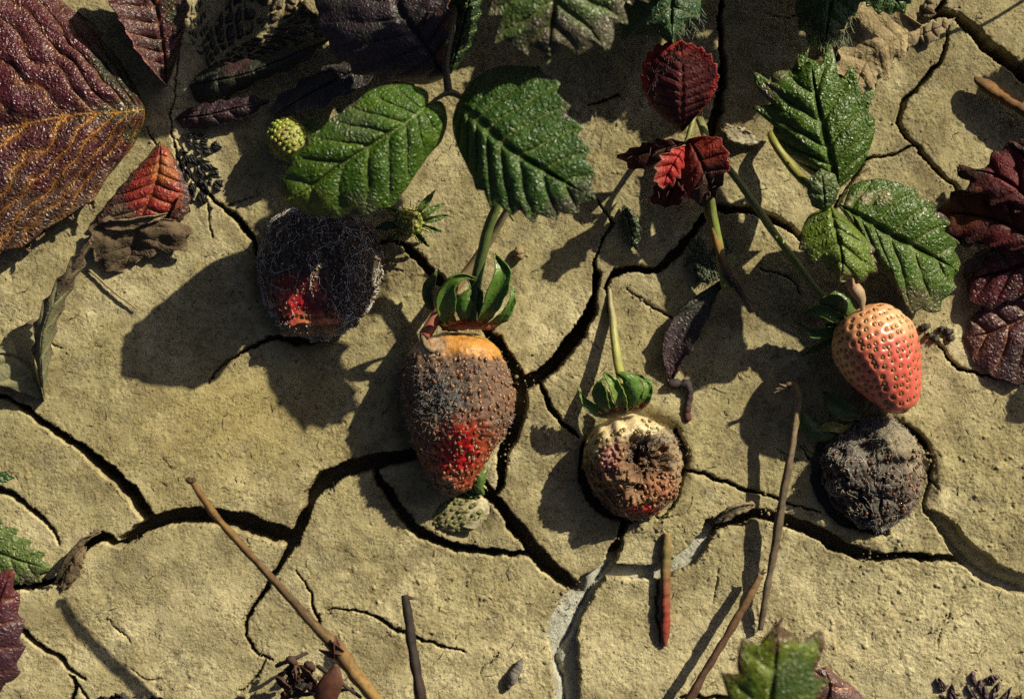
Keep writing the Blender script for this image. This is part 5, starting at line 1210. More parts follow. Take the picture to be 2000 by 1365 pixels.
def surface_threads(fr, n, mfun, length, seed, lift=2.0, steps=9, wander=0.35):
    """threads wandering over a fruit where mfun(x, normal) is true"""
    r = np.random.default_rng(seed); out = []
    nt, na = fr.X.shape[:2]; tries = 0
    while len(out) < n and tries < n * 30:
        tries += 1
        iu, iv = r.integers(2, nt - 2), r.integers(0, na)
        x = fr.X[iu, iv]; nn = fr.nrm[iu, iv]
        if nn[2] < -0.1 or r.random() > mfun(x, nn): continue
        a = r.uniform(0, 6.28); seg = []; u, v = float(iu), float(iv)
        for k in range(steps):
            q = fr.X[int(np.clip(u, 0, nt - 1)), int(v) % na]; nq = fr.nrm[int(np.clip(u, 0, nt - 1)), int(v) % na]
            seg.append(q + nq * (lift * (0.2 + 1.0 * math.sin(math.pi * k / (steps - 1))) * r.uniform(0.6, 1.4)))
            a += r.normal(0, wander); u += math.cos(a) * length / steps / (fr.L / nt); v += math.sin(a) * length / steps / (2 * math.pi * 80 / na)
        out.append(seg)
    return out

def fuzz_on(fr, n, mfun, ln, seed):
    r = np.random.default_rng(seed); out = []; tries = 0
    nt, na = fr.X.shape[:2]
    while len(out) < n and tries < n * 30:
        tries += 1
        iu, iv = r.integers(1, nt - 1), r.integers(0, na); x = fr.X[iu, iv]; nn = fr.nrm[iu, iv]
        if nn[2] < -0.1 or r.random() > mfun(x, nn): continue
        d = nn + r.normal(0, 0.6, 3); d /= np.linalg.norm(d); l = ln * r.uniform(.5, 1.4); b = d + r.normal(0, 0.5, 3)
        out.append([x - nn, x + d * l * .5, x + d * l * .5 + b * l * .5])
    return out

def g2(x, y, cx, cy, r, ry=None): return math.exp(-(((x - cx) / r) ** 2 + ((y - cy) / (ry or r)) ** 2))

def sepal(parent, pts, wid, c0, c1, roll=0, cup=0.7, seed=0, nu=36, nw=7, mat=None):
    c0, c1 = tuple(arr(c0) * (1.5, 1.6, 0.8)), tuple(arr(c1) * (1.6, 1.7, 0.8))
    wid = [0.82 * q for q in wid[:-1]] + [min(wid[-1], 2)]
    return blade('sepal', parent, pts, wid, mat or SEPAL, roll=roll, cup=cup, cols=[c0, c1, c1, c1, tuple(arr(c1) * 0.6 + arr((0.06, 0.04, 0.012)))], nu=nu, nw=nw, seed=seed, rag=4.0, nv=4, solid=2.0)

# --- large one in the middle
b1 = thing('strawberry', 'large rotting strawberry at the centre, red tip, grey mould and brown seeds', 'strawberry', 890, 800, 0, GS)
f1 = Fruit((902,650), (884,970), 42, [(0,34,34),(0.06,80,66),(0.16,106,86),(0.30,116,104),(0.45,110,112),(0.58,98,98),(0.72,78,70),(0.86,56,48),(0.95,34,32),(1,4,4)], hfac=0.78, nt=190, na=210, rough=2.2, rs=0.03, seed=1)
f1.push(-13 * f1.mask(845, 790, 45) - 9 * f1.mask(900, 745, 55) + 8 * f1.mask(910, 860, 40) + 6 * f1.mask(940, 800, 40) - 10 * f1.mask(800, 770, 18, ry=90) + 5 * f1.mask(812, 740, 10, ry=60))
wr = fbm3(f1.X, 0.05, 5); f1.push(6.0 * wr * smooth(672, 700, f1.X[..., 1]) + 2.4 * fbm3(f1.X, 0.17, 9) * smooth(672, 700, f1.X[..., 1])); f1.refresh()
s1 = f1.place_seeds(16.0, 0.34, 2, tmin=0.15, tmax=0.98)
f1.pits(s1, 1.6, 6); f1.refresh()
X, Y = f1.X[..., 0], f1.X[..., 1]; nz = fbm3(f1.X, 0.03, 21); nf = fbm3(f1.X, 0.11, 22)
c = np.broadcast_to(arr((0.115, 0.062, 0.038)), f1.X.shape).copy(); wet = np.full(X.shape, 0.12)
c = blend(c, smooth(-0.1, 0.6, nf) * 0.8, (0.19, 0.115, 0.07))
c = blend(c, smooth(0.75, 0.2, np.hypot((X - 858) / 105, (Y - 770) / 90) + 0.35 * nz) * 0.9, (0.13, 0.125, 0.125))
c = blend(c, smooth(0.6, 0.1, np.hypot((X - 850) / 70, (Y - 790) / 60) + 0.5 * nf) * 0.7, (0.035, 0.035, 0.04))
rd = smooth(0.95, 0.5, np.hypot((X - 905) / 105, (Y - 893) / 100) + 0.22 * nz + 0.12 * nf)
c = blend(c, rd * 0.95, (0.30, 0.055, 0.022)); c = blend(c, smooth(0.80, 0.35, np.hypot((X - 893) / 72, (Y - 878) / 72) + 0.2 * nz + 0.1 * nf), (0.42, 0.012, 0.012)); wet = wet + rd * 0.65
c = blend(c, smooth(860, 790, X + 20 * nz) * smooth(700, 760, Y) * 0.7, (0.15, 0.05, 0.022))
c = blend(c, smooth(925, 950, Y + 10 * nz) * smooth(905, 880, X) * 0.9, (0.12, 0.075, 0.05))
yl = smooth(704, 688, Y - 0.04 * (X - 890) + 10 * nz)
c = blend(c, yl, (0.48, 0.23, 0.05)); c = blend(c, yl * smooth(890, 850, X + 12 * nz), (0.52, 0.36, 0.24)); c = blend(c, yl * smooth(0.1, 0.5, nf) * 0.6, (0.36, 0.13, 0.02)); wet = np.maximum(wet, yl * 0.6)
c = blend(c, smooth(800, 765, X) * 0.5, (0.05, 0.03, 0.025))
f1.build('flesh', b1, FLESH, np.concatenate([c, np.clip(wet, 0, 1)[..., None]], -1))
f1.sow(M_BR, b1, s1, 1.1, 0.6, 1.15, 3, lambda x, n: x[1] > 692)
hairs('mould', b1, fuzz_on(f1, 1500, lambda x, n: min(1, 1.3 * g2(x[0], x[1], 850, 775, 52, 60) + 0.5 * g2(x[0], x[1], 920, 730, 60, 26) + 0.25 * g2(x[0], x[1], 940, 800, 50)), 8, 4), FIBRE, (0.42, 0.42, 0.40), 0.45)
# calyx and stalk
cal = blade('calyx_disc', b1, [(872,642,70),(915,634,84),(968,640,66)], [8,12,6], SEPAL, roll=20, cup=-0.3, cols=[(0.30,0.09,0.07),(0.32,0.07,0.07)], nu=24, nw=4, rag=4)
for k, (pts, wid, cs, ro, cu) in enumerate([
    ([(888,640,70),(872,610,96),(872,570,122),(888,545,134),(912,540,130),(928,545,120)], [9,19,24,18,10,2], [(0.10,0.13,0.05),(0.05,0.11,0.025)], [-20,10,30], 0.5),
    ([(915,636,80),(908,610,104),(908,585,112),(918,566,110)], [11,20,20,6], [(0.07,0.12,0.04),(0.035,0.09,0.025)], [0,0], -0.6),
    ([(938,632,80),(955,600,110),(974,560,128),(982,530,132),(966,497,128)], [10,20,24,20,3], [(0.13,0.16,0.06),(0.05,0.115,0.025)], [25,-10], 0.5),
    ([(955,634,70),(982,612,88),(998,585,96),(1000,560,92)], [9,16,12,3], [(0.09,0.14,0.05),(0.05,0.11,0.03)], [40,50], 0.7),
    ([(925,634,70),(930,600,92),(925,560,100),(915,545,104)], [9,18,18,6], [(0.06,0.10,0.03),(0.03,0.075,0.02)], 0, 0.5),
    ([(895,642,60),(868,636,66),(850,622,60)], [7,10,2], [(0.12,0.13,0.06),(0.05,0.08,0.03)], -30, 0.4)]):
    sepal(b1, pts, wid, cs[0], cs[1], ro, cu, k)
rr_ = np.random.default_rng(8); sg = []
for k in range(46):
    x = rr_.uniform(868, 972); a = rr_.uniform(-1.2, 1.2); y = 640 - 6 * math.sin((x - 868) / 104 * 3.14); l = rr_.uniform(8, 20)
    sg.append([(x, y, 84), (x + l * .5 * math.sin(a), y - l * .3, 92), (x + l * math.sin(a), y - l * .75 * math.cos(a), 98)])
hairs('stamens', b1, sg, FIBRE, (0.30, 0.03, 0.035), 1.0)
tube('stalk', b1, [(985,350,180,8),(972,395,160,9),(955,440,138,10),(943,490,118,10.5),(932,540,100,11),(925,590,90,11),(922,632,82,10)], STEM, [(0.10,0.14,0.04),(0.12,0.16,0.04),(0.09,0.13,0.035),(0.05,0.085,0.025),(0.10,0.13,0.05)], nu=70)
st5 = tag(tube('fruit_stalk', None, [(998,380,120,5),(985,420,96,7),(955,470,72,9),(925,515,60,10),(898,550,56,10),(868,590,58,11),(845,630,62,12),(828,656,64,12)], STEM, [(0.20,0.17,0.09),(0.22,0.19,0.10),(0.20,0.165,0.08),(0.24,0.19,0.10),(0.30,0.17,0.10),(0.36,0.14,0.09),(0.38,0.10,0.07)], nu=80), 'pinkish broken stalk beside the calyx of the large strawberry, ending in a dry curl', 'stalk', 'stalks among the leaves')
tube('dry_curl', st5, [(826,652,66,8),(828,668,76,4.5),(836,682,94,4),(848,688,102,3),(856,684,104,2)], TWIG, [(0.20,0.15,0.09),(0.17,0.14,0.09)], nu=30)
sm = thing('bract', 'small green bract standing left of the large strawberry calyx', 'bract', 845, 590, 0)
blade('bract_blade', sm, [(842,608,30),(836,580,42),(840,552,50),(852,526,54)], [5,10,11,2], SEPAL, roll=[40,-20,50], cup=0.7, cols=[(0.07,0.11,0.04),(0.10,0.13,0.05)], nu=26, nw=5)
# green bud tucked under its tip
bd = thing('bud', 'smooth green bud tucked under the tip of the large strawberry', 'bud', 945, 940, 0)
sepal(bd, [(945,966,10),(938,950,26),(942,930,30),(952,914,22)], [4,15,15,2], (0.05,0.09,0.035), (0.045,0.085,0.03), 20, -0.8, 3)
sepal(bd, [(938,966,8),(926,948,18),(932,925,18),(948,912,12)], [4,11,10,2], (0.10,0.13,0.06), (0.06,0.10,0.04), -30, 0.7, 4)
sepal(bd, [(935,962,6),(920,965,8),(908,958,4)], [4,9,2], (0.05,0.09,0.035), (0.045,0.085,0.03), 10, 0.5, 5)

# --- green half-buried fruit below it
b5 = thing('strawberry', 'unripe green strawberry almost buried in the mud below the large one', 'strawberry', 900, 1005, 0, GS)
f5 = Fruit((955,985), (845,1022), -2, [(0,8,8),(0.15,26,26),(0.45,33,33),(0.75,28,28),(0.95,12,12),(1,2,2)], hfac=0.42, nt=80, na=90, rough=3, rs=0.06, seed=5)
s5 = f5.place_seeds(14, 0.2, 5, tmin=0.2, tmax=0.95); f5.pits(s5, 2, 5); f5.refresh()
X5 = f5.X[..., 0]; c = np.broadcast_to(arr((0.27, 0.235, 0.12)), f5.X.shape).copy(); c = blend(c, smooth(900, 930, X5) * 0.9, (0.42, 0.38, 0.24)); c = blend(c, smooth(890, 860, X5 + 6 * fbm3(f5.X, .06, 3)) * 0.8, (0.19, 0.175, 0.085))
f5.build('flesh', b5, FLESH, np.concatenate([c, np.full(X5.shape + (1,), 0.15)], -1))
M_OL = seed_mesh('seed', mat_flat('dull_green_seed', (0.17, 0.18, 0.05), 0.5, alt=(0.10, 0.11, 0.04)), 6.5, 4.2, 3.4)
f5.sow(M_OL, b5, s5, 1.2, 0.8, 1.15, 6)
blade('torn_skin', b5, [(892,1018,5),(912,1024,8),(932,1024,9),(940,1010,8)], [3,7,8,2], HUSK, roll=[10,-10], cup=0.2, cols=[(0.36,0.31,0.19),(0.42,0.37,0.25)], nu=18, nw=4)

# --- hollow one
b2 = thing('strawberry', 'hollow brown strawberry with cream shoulder and green calyx, rotted open', 'strawberry', 1238, 905, 0, GS)
f2 = Fruit((1210,812), (1262,1010), 20, [(0,20,20),(0.08,62,50),(0.22,86,80),(0.42,94,96),(0.62,90,94),(0.80,74,76),(0.92,50,52),(1,8,8)], hfac=0.80, nt=190, na=210, rough=3.0, rs=0.03, seed=7)
f2.push(-34 * f2.mask(1250, 882, 22, ry=26) - 16 * f2.mask(1300, 878, 16) - 14 * f2.mask(1268, 930, 16) - 30 * f2.mask(1272, 905, 52, ry=42) - 16 * f2.mask(1310, 875, 20, ry=40) - 22 * f2.mask(1245, 960, 24, ry=12) - 18 * f2.mask(1188, 975, 26) - 12 * f2.mask(1305, 905, 14) + 8 * f2.mask(1285, 865, 14) + 10 * f2.mask(1205, 905, 20) + 8 * f2.mask(1290, 965, 20) + 5 * f2.mask(1225, 985, 20))
lo2 = smooth(838, 872, f2.X[..., 1] - 0.35 * (f2.X[..., 0] - 1210) * -1)
hole_ = smooth(0.95, 0.55, np.hypot((f2.X[..., 0] - 1268) / 62, (f2.X[..., 1] - 895) / 58) + 0.55 * fbm3(f2.X, 0.045, 61)) * smooth(0.2, 0.6, f2.nrm[..., 2])
f2.push(-24 * hole_ + 9 * hole_ * fbm3(f2.X, 0.09, 63) + 5 * hole_ * fbm3(f2.X, 0.2, 64))
f2.push(lo2 * (7.5 * fbm3(f2.X, 0.05, 11) + 4.0 * fbm3(f2.X, 0.14, 12))); f2.refresh()
f2.push((1 - lo2) * 2.5 * np.sin((f2.X[..., 0] - f2.X[..., 1] * 0.4) * 0.16) * f2.mask(1200, 840, 60)); f2.refresh()
s2 = f2.place_seeds(16.5, 0.4, 9, tmin=0.12, tmax=0.97)
f2.pits(s2, 2.0, 6); f2.refresh()
X, Y = f2.X[..., 0], f2.X[..., 1]; nz = fbm3(f2.X, 0.035, 31); nf = fbm3(f2.X, 0.12, 32)
c = np.broadcast_to(arr((0.165, 0.085, 0.036)), f2.X.shape).copy(); wet = np.full(X.shape, 0.15)
c = blend(c, smooth(-0.2, 0.5, nf) * 0.8, (0.33, 0.175, 0.065)); c = blend(c, smooth(0.1, 0.6, nz) * 0.5, (0.17, 0.12, 0.07))
c = blend(c, f2.mask(1255, 900, 40, up=False) * 0.6, (0.075, 0.045, 0.03)); c = blend(c, f2.mask(1290, 852, 30, up=False, ry=14) * 1.2, (0.30, 0.27, 0.22)); c = blend(c, f2.mask(1325, 890, 22, up=False, ry=60) * 0.9, (0.25, 0.20, 0.125))
c = blend(c, hole_ * 0.55, (0.10, 0.055, 0.03)); c = blend(c, f2.mask(1252, 880, 20, up=False, ry=22) * 1.2, (0.03, 0.02, 0.016))
c = blend(c, f2.mask(1292, 955, 26, up=False) * 0.9, (0.32, 0.11, 0.05)); c = blend(c, smooth(0.8, 0.4, np.hypot((X - 1258) / 50, (Y - 995) / 18) + .3 * nf), (0.46, 0.035, 0.025))
pk = smooth(0.9, 0.4, np.hypot((X - 1188) / 30, (Y - 895) / 44) + 0.5 * nf); c = blend(c, pk * 0.8, (0.42, 0.20, 0.18)); c = blend(c, f2.mask(1192, 908, 14, up=False) * smooth(0, .3, nf), (0.33, 0.015, 0.07))
cr2 = smooth(872, 846, Y + 0.12 * (X - 1210) + 9 * nz + 5 * nf) ; cr2 = np.maximum(cr2, smooth(1178, 1158, X + 8 * nz) * smooth(915, 880, Y))
c = blend(c, cr2, (0.62, 0.50, 0.30)); c = blend(c, cr2 * smooth(1180, 1150, X), (0.40, 0.38, 0.17)); wet = np.maximum(wet, cr2 * 0.75); wet = np.maximum(wet, f2.mask(1262, 990, 34, up=False) * 0.6)
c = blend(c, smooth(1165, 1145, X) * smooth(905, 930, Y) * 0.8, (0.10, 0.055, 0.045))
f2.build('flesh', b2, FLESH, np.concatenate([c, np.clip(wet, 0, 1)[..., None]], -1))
f2.sow(M_PALE, b2, s2, 0.8, 0.85, 1.2, 3, lambda x, n: x[1] + 0.12 * (x[0] - 1210) < 868 or x[0] < 1172)
f2.sow(M_BR, b2, s2, 1.3, 0.6, 1.2, 4, lambda x, n: not (x[1] + 0.12 * (x[0] - 1210) < 868 or x[0] < 1172))
f2.sow(M_BR, b2, f2.place_seeds(11, 0.4, 10, tmin=0.5, tmax=0.95), 3.0, 0.6, 0.95, 6, lambda x, n: g2(x[0], x[1], 1285, 950, 40, 34) > 0.4)
hairs('mould', b2, fuzz_on(f2, 420, lambda x, n: min(1, g2(x[0], x[1], 1292, 852, 34, 16) + 0.6 * g2(x[0], x[1], 1240, 885, 16, 12)), 8, 5) + surface_threads(f2, 60, lambda x, n: 1.0 if x[1] > 870 and x[0] > 1190 else 0, 30, 6, 4), FIBRE, (0.36, 0.31, 0.24), 0.5)
blade('calyx_disc', b2, [(1172,812,50),(1212,806,66),(1258,792,58)], [6,10,5], SEPAL, roll=20, cup=-0.3, cols=[(0.34,0.22,0.12),(0.38,0.25,0.16)], nu=24, nw=4, rag=4)
for k, (pts, wid, cs, ro, cu) in enumerate([
    ([(1195,810,52),(1165,800,60),(1142,785,66),(1130,757,66)], [8,13,9,1], [(0.12,0.16,0.06),(0.07,0.13,0.04)], [-30,20], 0.6),
    ([(1200,806,56),(1180,785,76),(1170,760,84),(1180,738,80)], [11,20,19,5], [(0.07,0.12,0.04),(0.045,0.10,0.035)], [0,-10], -0.5),
    ([(1218,803,62),(1210,775,86),(1195,745,96),(1178,728,92)], [10,16,14,2], [(0.13,0.18,0.06),(0.10,0.16,0.05)], [-20,20], 0.5),
    ([(1232,799,64),(1240,772,88),(1228,742,100),(1205,729,94)], [11,20,19,3], [(0.06,0.11,0.035),(0.04,0.10,0.03)], [10,-10], -0.5),
    ([(1246,795,60),(1262,772,74),(1262,748,76),(1242,732,70)], [8,13,11,2], [(0.14,0.19,0.07),(0.06,0.12,0.04)], [30,20], 0.6),
    ([(1225,800,56),(1215,770,70),(1212,745,74)], [10,16,6], [(0.05,0.08,0.03),(0.03,0.06,0.02)], 0, 0.4)]):
    sepal(b2, pts, wid, cs[0], cs[1], ro, cu, k + 10)
sg = []
for k in range(40):
    x = rr_.uniform(1175, 1262); a = rr_.uniform(-0.9, 1.3); y = 812 - (x - 1175) * 0.2; l = rr_.uniform(8, 18)
    sg.append([(x, y, 62), (x + l * .5 * math.sin(a), y - l * .3, 70), (x + l * math.sin(a), y - l * .7 * math.cos(a), 78)])
hairs('stamens', b2, sg, FIBRE, (0.30, 0.06, 0.04), 1.0)
tube('stalk', b2, [(1190,560,-4,4),(1192,590,4,5),(1196,620,12,7),(1200,660,24,8),(1206,705,44,9),(1213,742,70,9),(1218,790,70,8)], STEM, [(0.26,0.21,0.12),(0.28,0.26,0.11),(0.30,0.30,0.08),(0.27,0.27,0.07),(0.16,0.18,0.05)], nu=60)

# --- pink one
b3 = thing('strawberry', 'firm pink unripe strawberry dotted with sunken seeds at the right', 'strawberry', 1712, 705, 0, GS)
f3 = Fruit((1680,602), (1768,806), 66, [(0,14,20),(0.05,52,50),(0.16,76,72),(0.32,88,84),(0.50,82,80),(0.68,66,66),(0.84,46,50),(0.95,28,32),(1,5,5)], hfac=0.95, nt=190, na=230, rough=1.0, rs=0.02, seed=12)
f3.refresh()
s3 = f3.place_seeds(17.0, 0.2, 12, tmin=0.05, tmax=0.98)
f3.pits(s3, 4.2, 4.8); f3.refresh()
X, Y = f3.X[..., 0], f3.X[..., 1]; nz = fbm3(f3.X, 0.02, 41)
c = np.broadcast_to(arr((0.55, 0.145, 0.092)), f3.X.shape).copy()
c = blend(c, smooth(1690, 1640, X + 20 * nz) * 0.85, (0.52, 0.32, 0.14)); c = blend(c, smooth(680, 615, Y + 15 * nz) * 0.8, (0.58, 0.38, 0.19)); c = blend(c, smooth(680, 630, Y + 15 * nz) * smooth(1755, 1700, X) * 0.6, (0.58, 0.25, 0.12))
c = blend(c, smooth(0.7, 0.3, np.hypot((X - 1745) / 70, (Y - 690) / 60) + .3 * nz) * 0.6, (0.58, 0.12, 0.115)); c = blend(c, smooth(1715, 1760, X + 25 * nz) * smooth(640, 700, Y) * 0.7, (0.50, 0.075, 0.06)); c = blend(c, smooth(770, 800, Y) * 0.4, (0.58, 0.17, 0.11))
pit_ = np.zeros(X.shape)
for iu, iv in s3:
    i0, i1 = max(0, iu - 20), min(len(f3.t), iu + 21); pit_[i0:i1] = np.maximum(pit_[i0:i1], np.exp(-((f3.X[i0:i1] - f3.X[iu, iv]) ** 2).sum(-1) / 30))
c = blend(c, pit_ * 0.55, (0.36, 0.10, 0.04))
f3.build('flesh', b3, PINK, np.concatenate([c, np.clip(0.55 + 0.3 * nz, 0.2, .8)[..., None]], -1))
f3.sow(M_PALE, b3, s3, 0.9, 0.65, 1.15, 7)
for k, (pts, wid, cs, ro, cu) in enumerate([
    ([(1672,622,66),(1650,600,80),(1630,588,84),(1600,590,76)], [8,20,22,3], [(0.05,0.10,0.03),(0.025,0.06,0.02)], [10,-10], -0.4),
    ([(1665,632,62),(1635,622,74),(1605,608,74),(1568,612,62)], [7,14,14,2], [(0.13,0.17,0.05),(0.04,0.09,0.03)], [-10,20], 0.5),
    ([(1662,642,56),(1625,650,60),(1590,655,54),(1562,632,44)], [7,13,11,1], [(0.06,0.10,0.03),(0.03,0.07,0.025)], [10,30], 0.5),
    ([(1660,650,50),(1630,660,46),(1598,680,36),(1565,694,20)], [6,9,8,1], [(0.07,0.10,0.03),(0.03,0.06,0.02)], [0,30], 0.5),
    ([(1665,636,54),(1640,640,56),(1612,634,54)], [7,14,4], [(0.06,0.09,0.03),(0.03,0.06,0.02)], 0, 0.4)]):
    sepal(b3, pts, wid, cs[0], cs[1], ro, cu, k + 20)
hairs('stamens', b3, [[(1660, 640 + k * 2, 62), (1650 - k, 640 + k * 3, 66), (1635 - k, 645 + k * 4, 62)] for k in range(8)], FIBRE, (0.45, 0.05, 0.06), 1.1)
tube('stalk', b3, [(1640,505,150,6),(1652,530,130,8),(1664,555,112,12),(1676,572,106,13),(1682,585,104,9),(1684,600,102,5),(1688,616,98,4)], STEM, [(0.12,0.13,0.05),(0.20,0.15,0.07),(0.34,0.20,0.10),(0.34,0.24,0.15),(0.26,0.20,0.13),(0.24,0.19,0.12)], nu=50)

# --- grey rotten one
b4 = thing('strawberry', 'shrunken dark grey rotten strawberry sunk in the mud below the pink one', 'strawberry', 1702, 930, 0, GS)
f4 = Fruit((1700,818), (1722,1036), 14, [(0,40,34),(0.10,74,62),(0.25,94,84),(0.45,104,92),(0.62,98,90),(0.78,78,76),(0.92,44,48),(1,8,8)], hfac=0.52, nt=180, na=200, rough=5, rs=0.022, seed=15)
f4.push(-20 * f4.mask(1690, 868, 30, ry=26) - 10 * f4.mask(1740, 905, 60, ry=10) + 9 * f4.mask(1660, 905, 40, ry=16) + 9 * f4.mask(1735, 860, 40, ry=18) - 12 * f4.mask(1640, 985, 60, ry=20) + 7 * f4.mask(1740, 940, 50, ry=30))
f4.push(-15 * np.exp(-(fbm3(f4.X, 0.016, 18) / 0.09) ** 2) * f4.mask(1690, 930, 110) + 16 * fbm3(f4.X, 0.013, 28) * f4.mask(1690, 920, 120) + 3.2 * fbm3(f4.X, 0.05, 16) + 3.0 * fbm3(f4.X, 0.13, 17)); f4.refresh()
s4 = f4.place_seeds(15, 0.35, 16, tmin=0.25, tmax=0.95); f4.pits(s4, 2, 6); f4.refresh()
X, Y = f4.X[..., 0], f4.X[..., 1]; nz = fbm3(f4.X, 0.035, 51); nf = fbm3(f4.X, 0.13, 52)
c = np.broadcast_to(arr((0.050, 0.043, 0.040)), f4.X.shape).copy(); c = blend(c, smooth(-0.1, 0.5, nf) * 0.7, (0.095, 0.080, 0.070)); c = blend(c, smooth(0.0, .5, nz) * 0.5, (0.04, 0.034, 0.034))
c = blend(c, f4.mask(1740, 860, 55, up=False, ry=30) * 1.0, (0.21, 0.175, 0.115)); c = blend(c, smooth(1735, 1800, X + 0.35 * (Y - 900) * -0.5 + 25 * nz) * smooth(1010, 900, Y) * 0.9, (0.27, 0.22, 0.13)); c = blend(c, f4.mask(1775, 960, 34, up=False, ry=50) * 0.7, (0.15, 0.105, 0.075))
c = blend(c, smooth(0.1, 0.4, nf) * f4.mask(1655, 920, 45, up=False, ry=40), (0.24, 0.22, 0.20))
f4.build('flesh', b4, FLESH, np.concatenate([c, np.full(X.shape + (1,), 0.08)], -1))
f4.sow(M_DK, b4, s4, 1.6, 0.8, 1.15, 8, lambda x, n: x[1] > 880 and n[2] > 0.1)
hairs('mould', b4, surface_threads(f4, 230, lambda x, n: min(1, 1.1 * g2(x[0], x[1], 1645, 920, 42, 50) + 0.5 * g2(x[0], x[1], 1700, 930, 50, 24) + 0.25), 34, 7, 3) + fuzz_on(f4, 900, lambda x, n: min(1, g2(x[0], x[1], 1725, 855, 46, 26) + 0.2), 6, 9), FIBRE, (0.46, 0.43, 0.38), 0.45)
for k, (pts, wid, cs, ro, cu) in enumerate([
    ([(1680,812,34),(1655,805,46),(1630,785,52),(1608,765,44)], [8,22,22,4], [(0.04,0.07,0.025),(0.025,0.05,0.02)], [0,-15], 0.5),
    ([(1640,835,22),(1610,845,34),(1580,830,38),(1562,795,30)], [6,22,24,4], [(0.05,0.075,0.025),(0.022,0.048,0.02)], [10,0], -0.4),
    ([(1600,838,34),(1622,832,40),(1645,835,36),(1662,828,28)], [6,12,10,1], [(0.14,0.16,0.05),(0.22,0.19,0.09)], [10,20], 0.6),
    ([(1690,800,30),(1698,780,36),(1690,765,34)], [8,12,4], [(0.20,0.19,0.11),(0.10,0.10,0.05)], [40,20], 0.6)]):
    sepal(b4, pts, wid, cs[0], cs[1], ro, cu, k + 30)

# --- mouldy one in the shade
b6 = thing('strawberry', 'dark strawberry covered in grey mould threads with raw red flesh, under the green leaflet', 'strawberry', 620, 540, 0, GS)
f6 = Fruit((612,398), (628,662), 30, [(0,30,40),(0.10,78,86),(0.30,108,122),(0.50,116,126),(0.70,108,112),(0.85,90,84),(0.94,70,58),(1,16,10)], hfac=0.46, nt=180, na=200, rough=7, rs=0.02, seed=18)
f6.push(-14 * f6.mask(580, 575, 45) - 10 * f6.mask(640, 610, 50, ry=14) + 8 * f6.mask(690, 540, 30, ry=60) + 7 * f6.mask(540, 520, 20, ry=80) - 8 * f6.mask(640, 490, 40))
f6.push(3.5 * fbm3(f6.X, 0.05, 19) + 3.2 * np.sin(f6.X[..., 1] * 0.35 + 3 * fbm3(f6.X, .03, 20)) * smooth(600, 625, f6.X[..., 1]) + 2.0 * fbm3(f6.X, 0.14, 21)); f6.refresh()
s6 = f6.place_seeds(20, 0.35, 20, tmin=0.1, tmax=0.9); f6.pits(s6, 2, 7); f6.refresh()
X, Y = f6.X[..., 0], f6.X[..., 1]; nz = fbm3(f6.X, 0.03, 61); nf = fbm3(f6.X, 0.12, 62)
c = np.broadcast_to(arr((0.050, 0.036, 0.028)), f6.X.shape).copy(); wet = np.full(X.shape, 0.2); c = blend(c, smooth(0, .5, nf) * .6, (0.075, 0.055, 0.05))
rd = smooth(1.05, 0.35, np.hypot((X - 578) / 70, (Y - 585) / 66) + .35 * nz + .12 * nf); c = blend(c, rd, (0.26, 0.040, 0.030)); c = blend(c, f6.mask(590, 605, 34, up=False), (0.42, 0.010, 0.02)); c = blend(c, smooth(0.05, 0.4, nf) * rd * 0.8, (0.10, 0.022, 0.02)); wet = np.maximum(wet, rd * 0.8)
lw = smooth(598, 615, Y + 8 * nz) * smooth(690, 640, X); c = blend(c, lw * smooth(560, 600, X), (0.40, 0.13, 0.05)); c = blend(c, smooth(632, 648, Y + 5 * nz), (0.30, 0.17, 0.075)); c = blend(c, smooth(632, 648, Y + 5 * nz) * smooth(0, .4, nf), (0.10, 0.05, 0.03))
f6.build('flesh', b6, FLESH, np.concatenate([c, np.clip(wet, 0, 1)[..., None]], -1))
f6.sow(M_DK, b6, s6, 1.2, 0.8, 1.1, 9, lambda x, n: n[2] > 0.0 and x[1] < 625)
hairs('mould', b6, surface_threads(f6, 230, lambda x, n: 0.9 if not (540 < x[0] < 660 and x[1] > 545) else 0.05, 46, 11, 1.8, 12, 0.7) + fuzz_on(f6, 1800, lambda x, n: min(1, 0.22 + 1.2 * g2(x[0], x[1], 690, 590, 40, 26) + 0.8 * g2(x[0], x[1], 682, 520, 10, 50) + 0.3 * g2(x[0], x[1], 520, 560, 16, 60)), 4.5, 12), FIBRE, (0.78, 0.77, 0.72), 0.55)

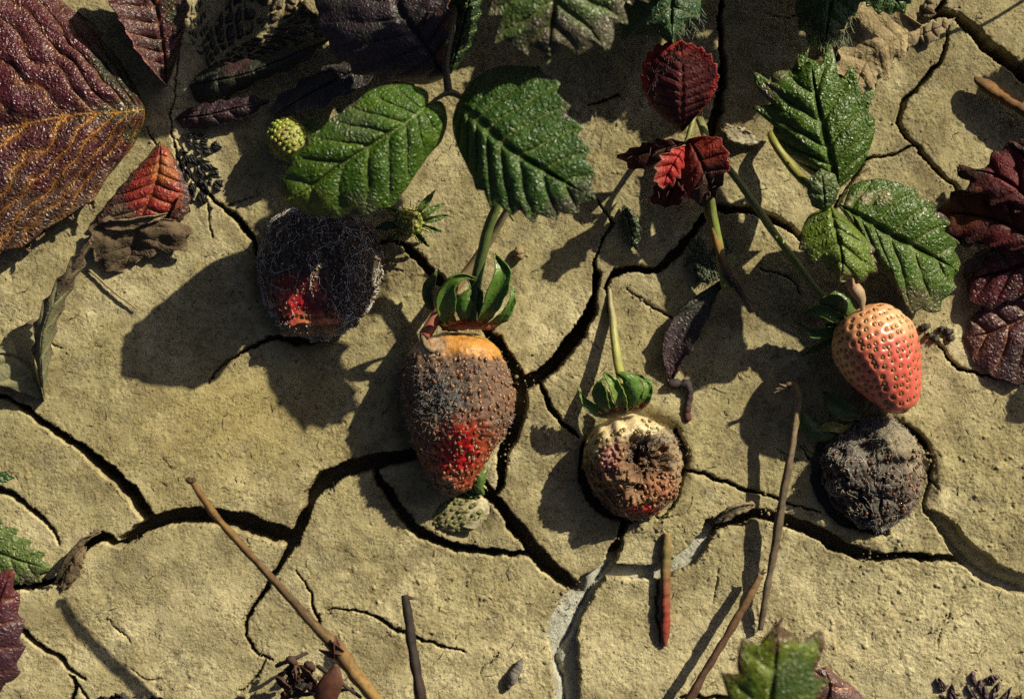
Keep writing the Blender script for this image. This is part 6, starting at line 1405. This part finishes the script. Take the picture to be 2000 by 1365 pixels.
# --- small green one at the upper left, and the seedy flower head
b7 = thing('strawberry', 'small hard yellow-green strawberry beside the tip of the glossy green leaflet', 'strawberry', 562, 278, 0, GS)
f7 = Fruit((590,245), (535,305), 46, [(0,20,16),(0.15,36,30),(0.4,44,42),(0.65,42,42),(0.85,30,30),(1,5,5)], hfac=0.95, nt=90, na=110, rough=1.5, rs=0.05, seed=22)
s7 = f7.place_seeds(11.5, 0.15, 23, tmin=0.04, tmax=0.98); f7.pits(s7, 2.2, 4.5); f7.refresh()
X, Y = f7.X[..., 0], f7.X[..., 1]; c = np.broadcast_to(arr((0.24, 0.24, 0.045)), f7.X.shape).copy(); c = blend(c, smooth(0, .4, fbm3(f7.X, .05, 2)) * .8, (0.36, 0.27, 0.13)); c = blend(c, f7.mask(540, 280, 12), (0.35, 0.08, 0.05))
f7.build('flesh', b7, FLESH, np.concatenate([c, np.full(X.shape + (1,), 0.5)], -1))
f7.sow(M_GR, b7, s7, 1.6, 0.75, 1.0, 3)
sepal(b7, [(595,250,60),(612,240,66),(630,230,62)], [8,14,3], (0.05,0.09,0.03), (0.03,0.06,0.02), 10, 0.4, 3)
b8 = thing('flower_head', 'small yellow-green seedy flower head with thin sepals under the edge of the glossy leaflet', 'flower', 800, 435, 0)
f8 = Fruit((808,410), (790,462), 44, [(0,12,12),(0.2,26,24),(0.5,32,30),(0.8,24,22),(1,4,4)], hfac=0.9, nt=60, na=70, rough=1.5, rs=0.05, seed=25)
s8 = f8.place_seeds(9.5, 0.2, 26, tmin=0.04, tmax=0.98); f8.pits(s8, 2, 4); f8.refresh()
f8.build('centre', b8, FLESH, np.broadcast_to(arr((0.20, 0.18, 0.04, 0.3)), f8.X.shape[:2] + (4,)).copy()); f8.sow(M_GR, b8, s8, 2.0, 0.55, 0.8, 3)
for k, (x, y, w_) in enumerate([(868,398,9),(880,420,8),(862,452,9),(748,400,8),(735,445,13),(760,470,12),(820,474,8),(850,372,9),(838,482,6)]):
    mx_, my_ = (800 + x) / 2, (436 + y) / 2
    sepal(b8, [(800 + (x - 800) * .25, 436 + (y - 436) * .25, 42), (mx_, my_, 52), (x, y, 40)], [5, w_, 1], (0.08, 0.10, 0.03), (0.04, 0.07, 0.025), rr_.uniform(-30, 30), 0.5, k + 60)
sg = []
for k in range(26):
    a = rr_.uniform(0, 6.28); d = rr_.uniform(24, 34); l = rr_.uniform(8, 20); x, y = 800 + d * math.cos(a), 436 + d * math.sin(a)
    sg.append([(x, y, 56), (x + l * .5 * math.cos(a), y + l * .5 * math.sin(a) - 2, 64), (x + l * math.cos(a), y + l * math.sin(a), 66)])
hairs('stamens', b8, sg, FIBRE, (0.40, 0.33, 0.14), 1.0)
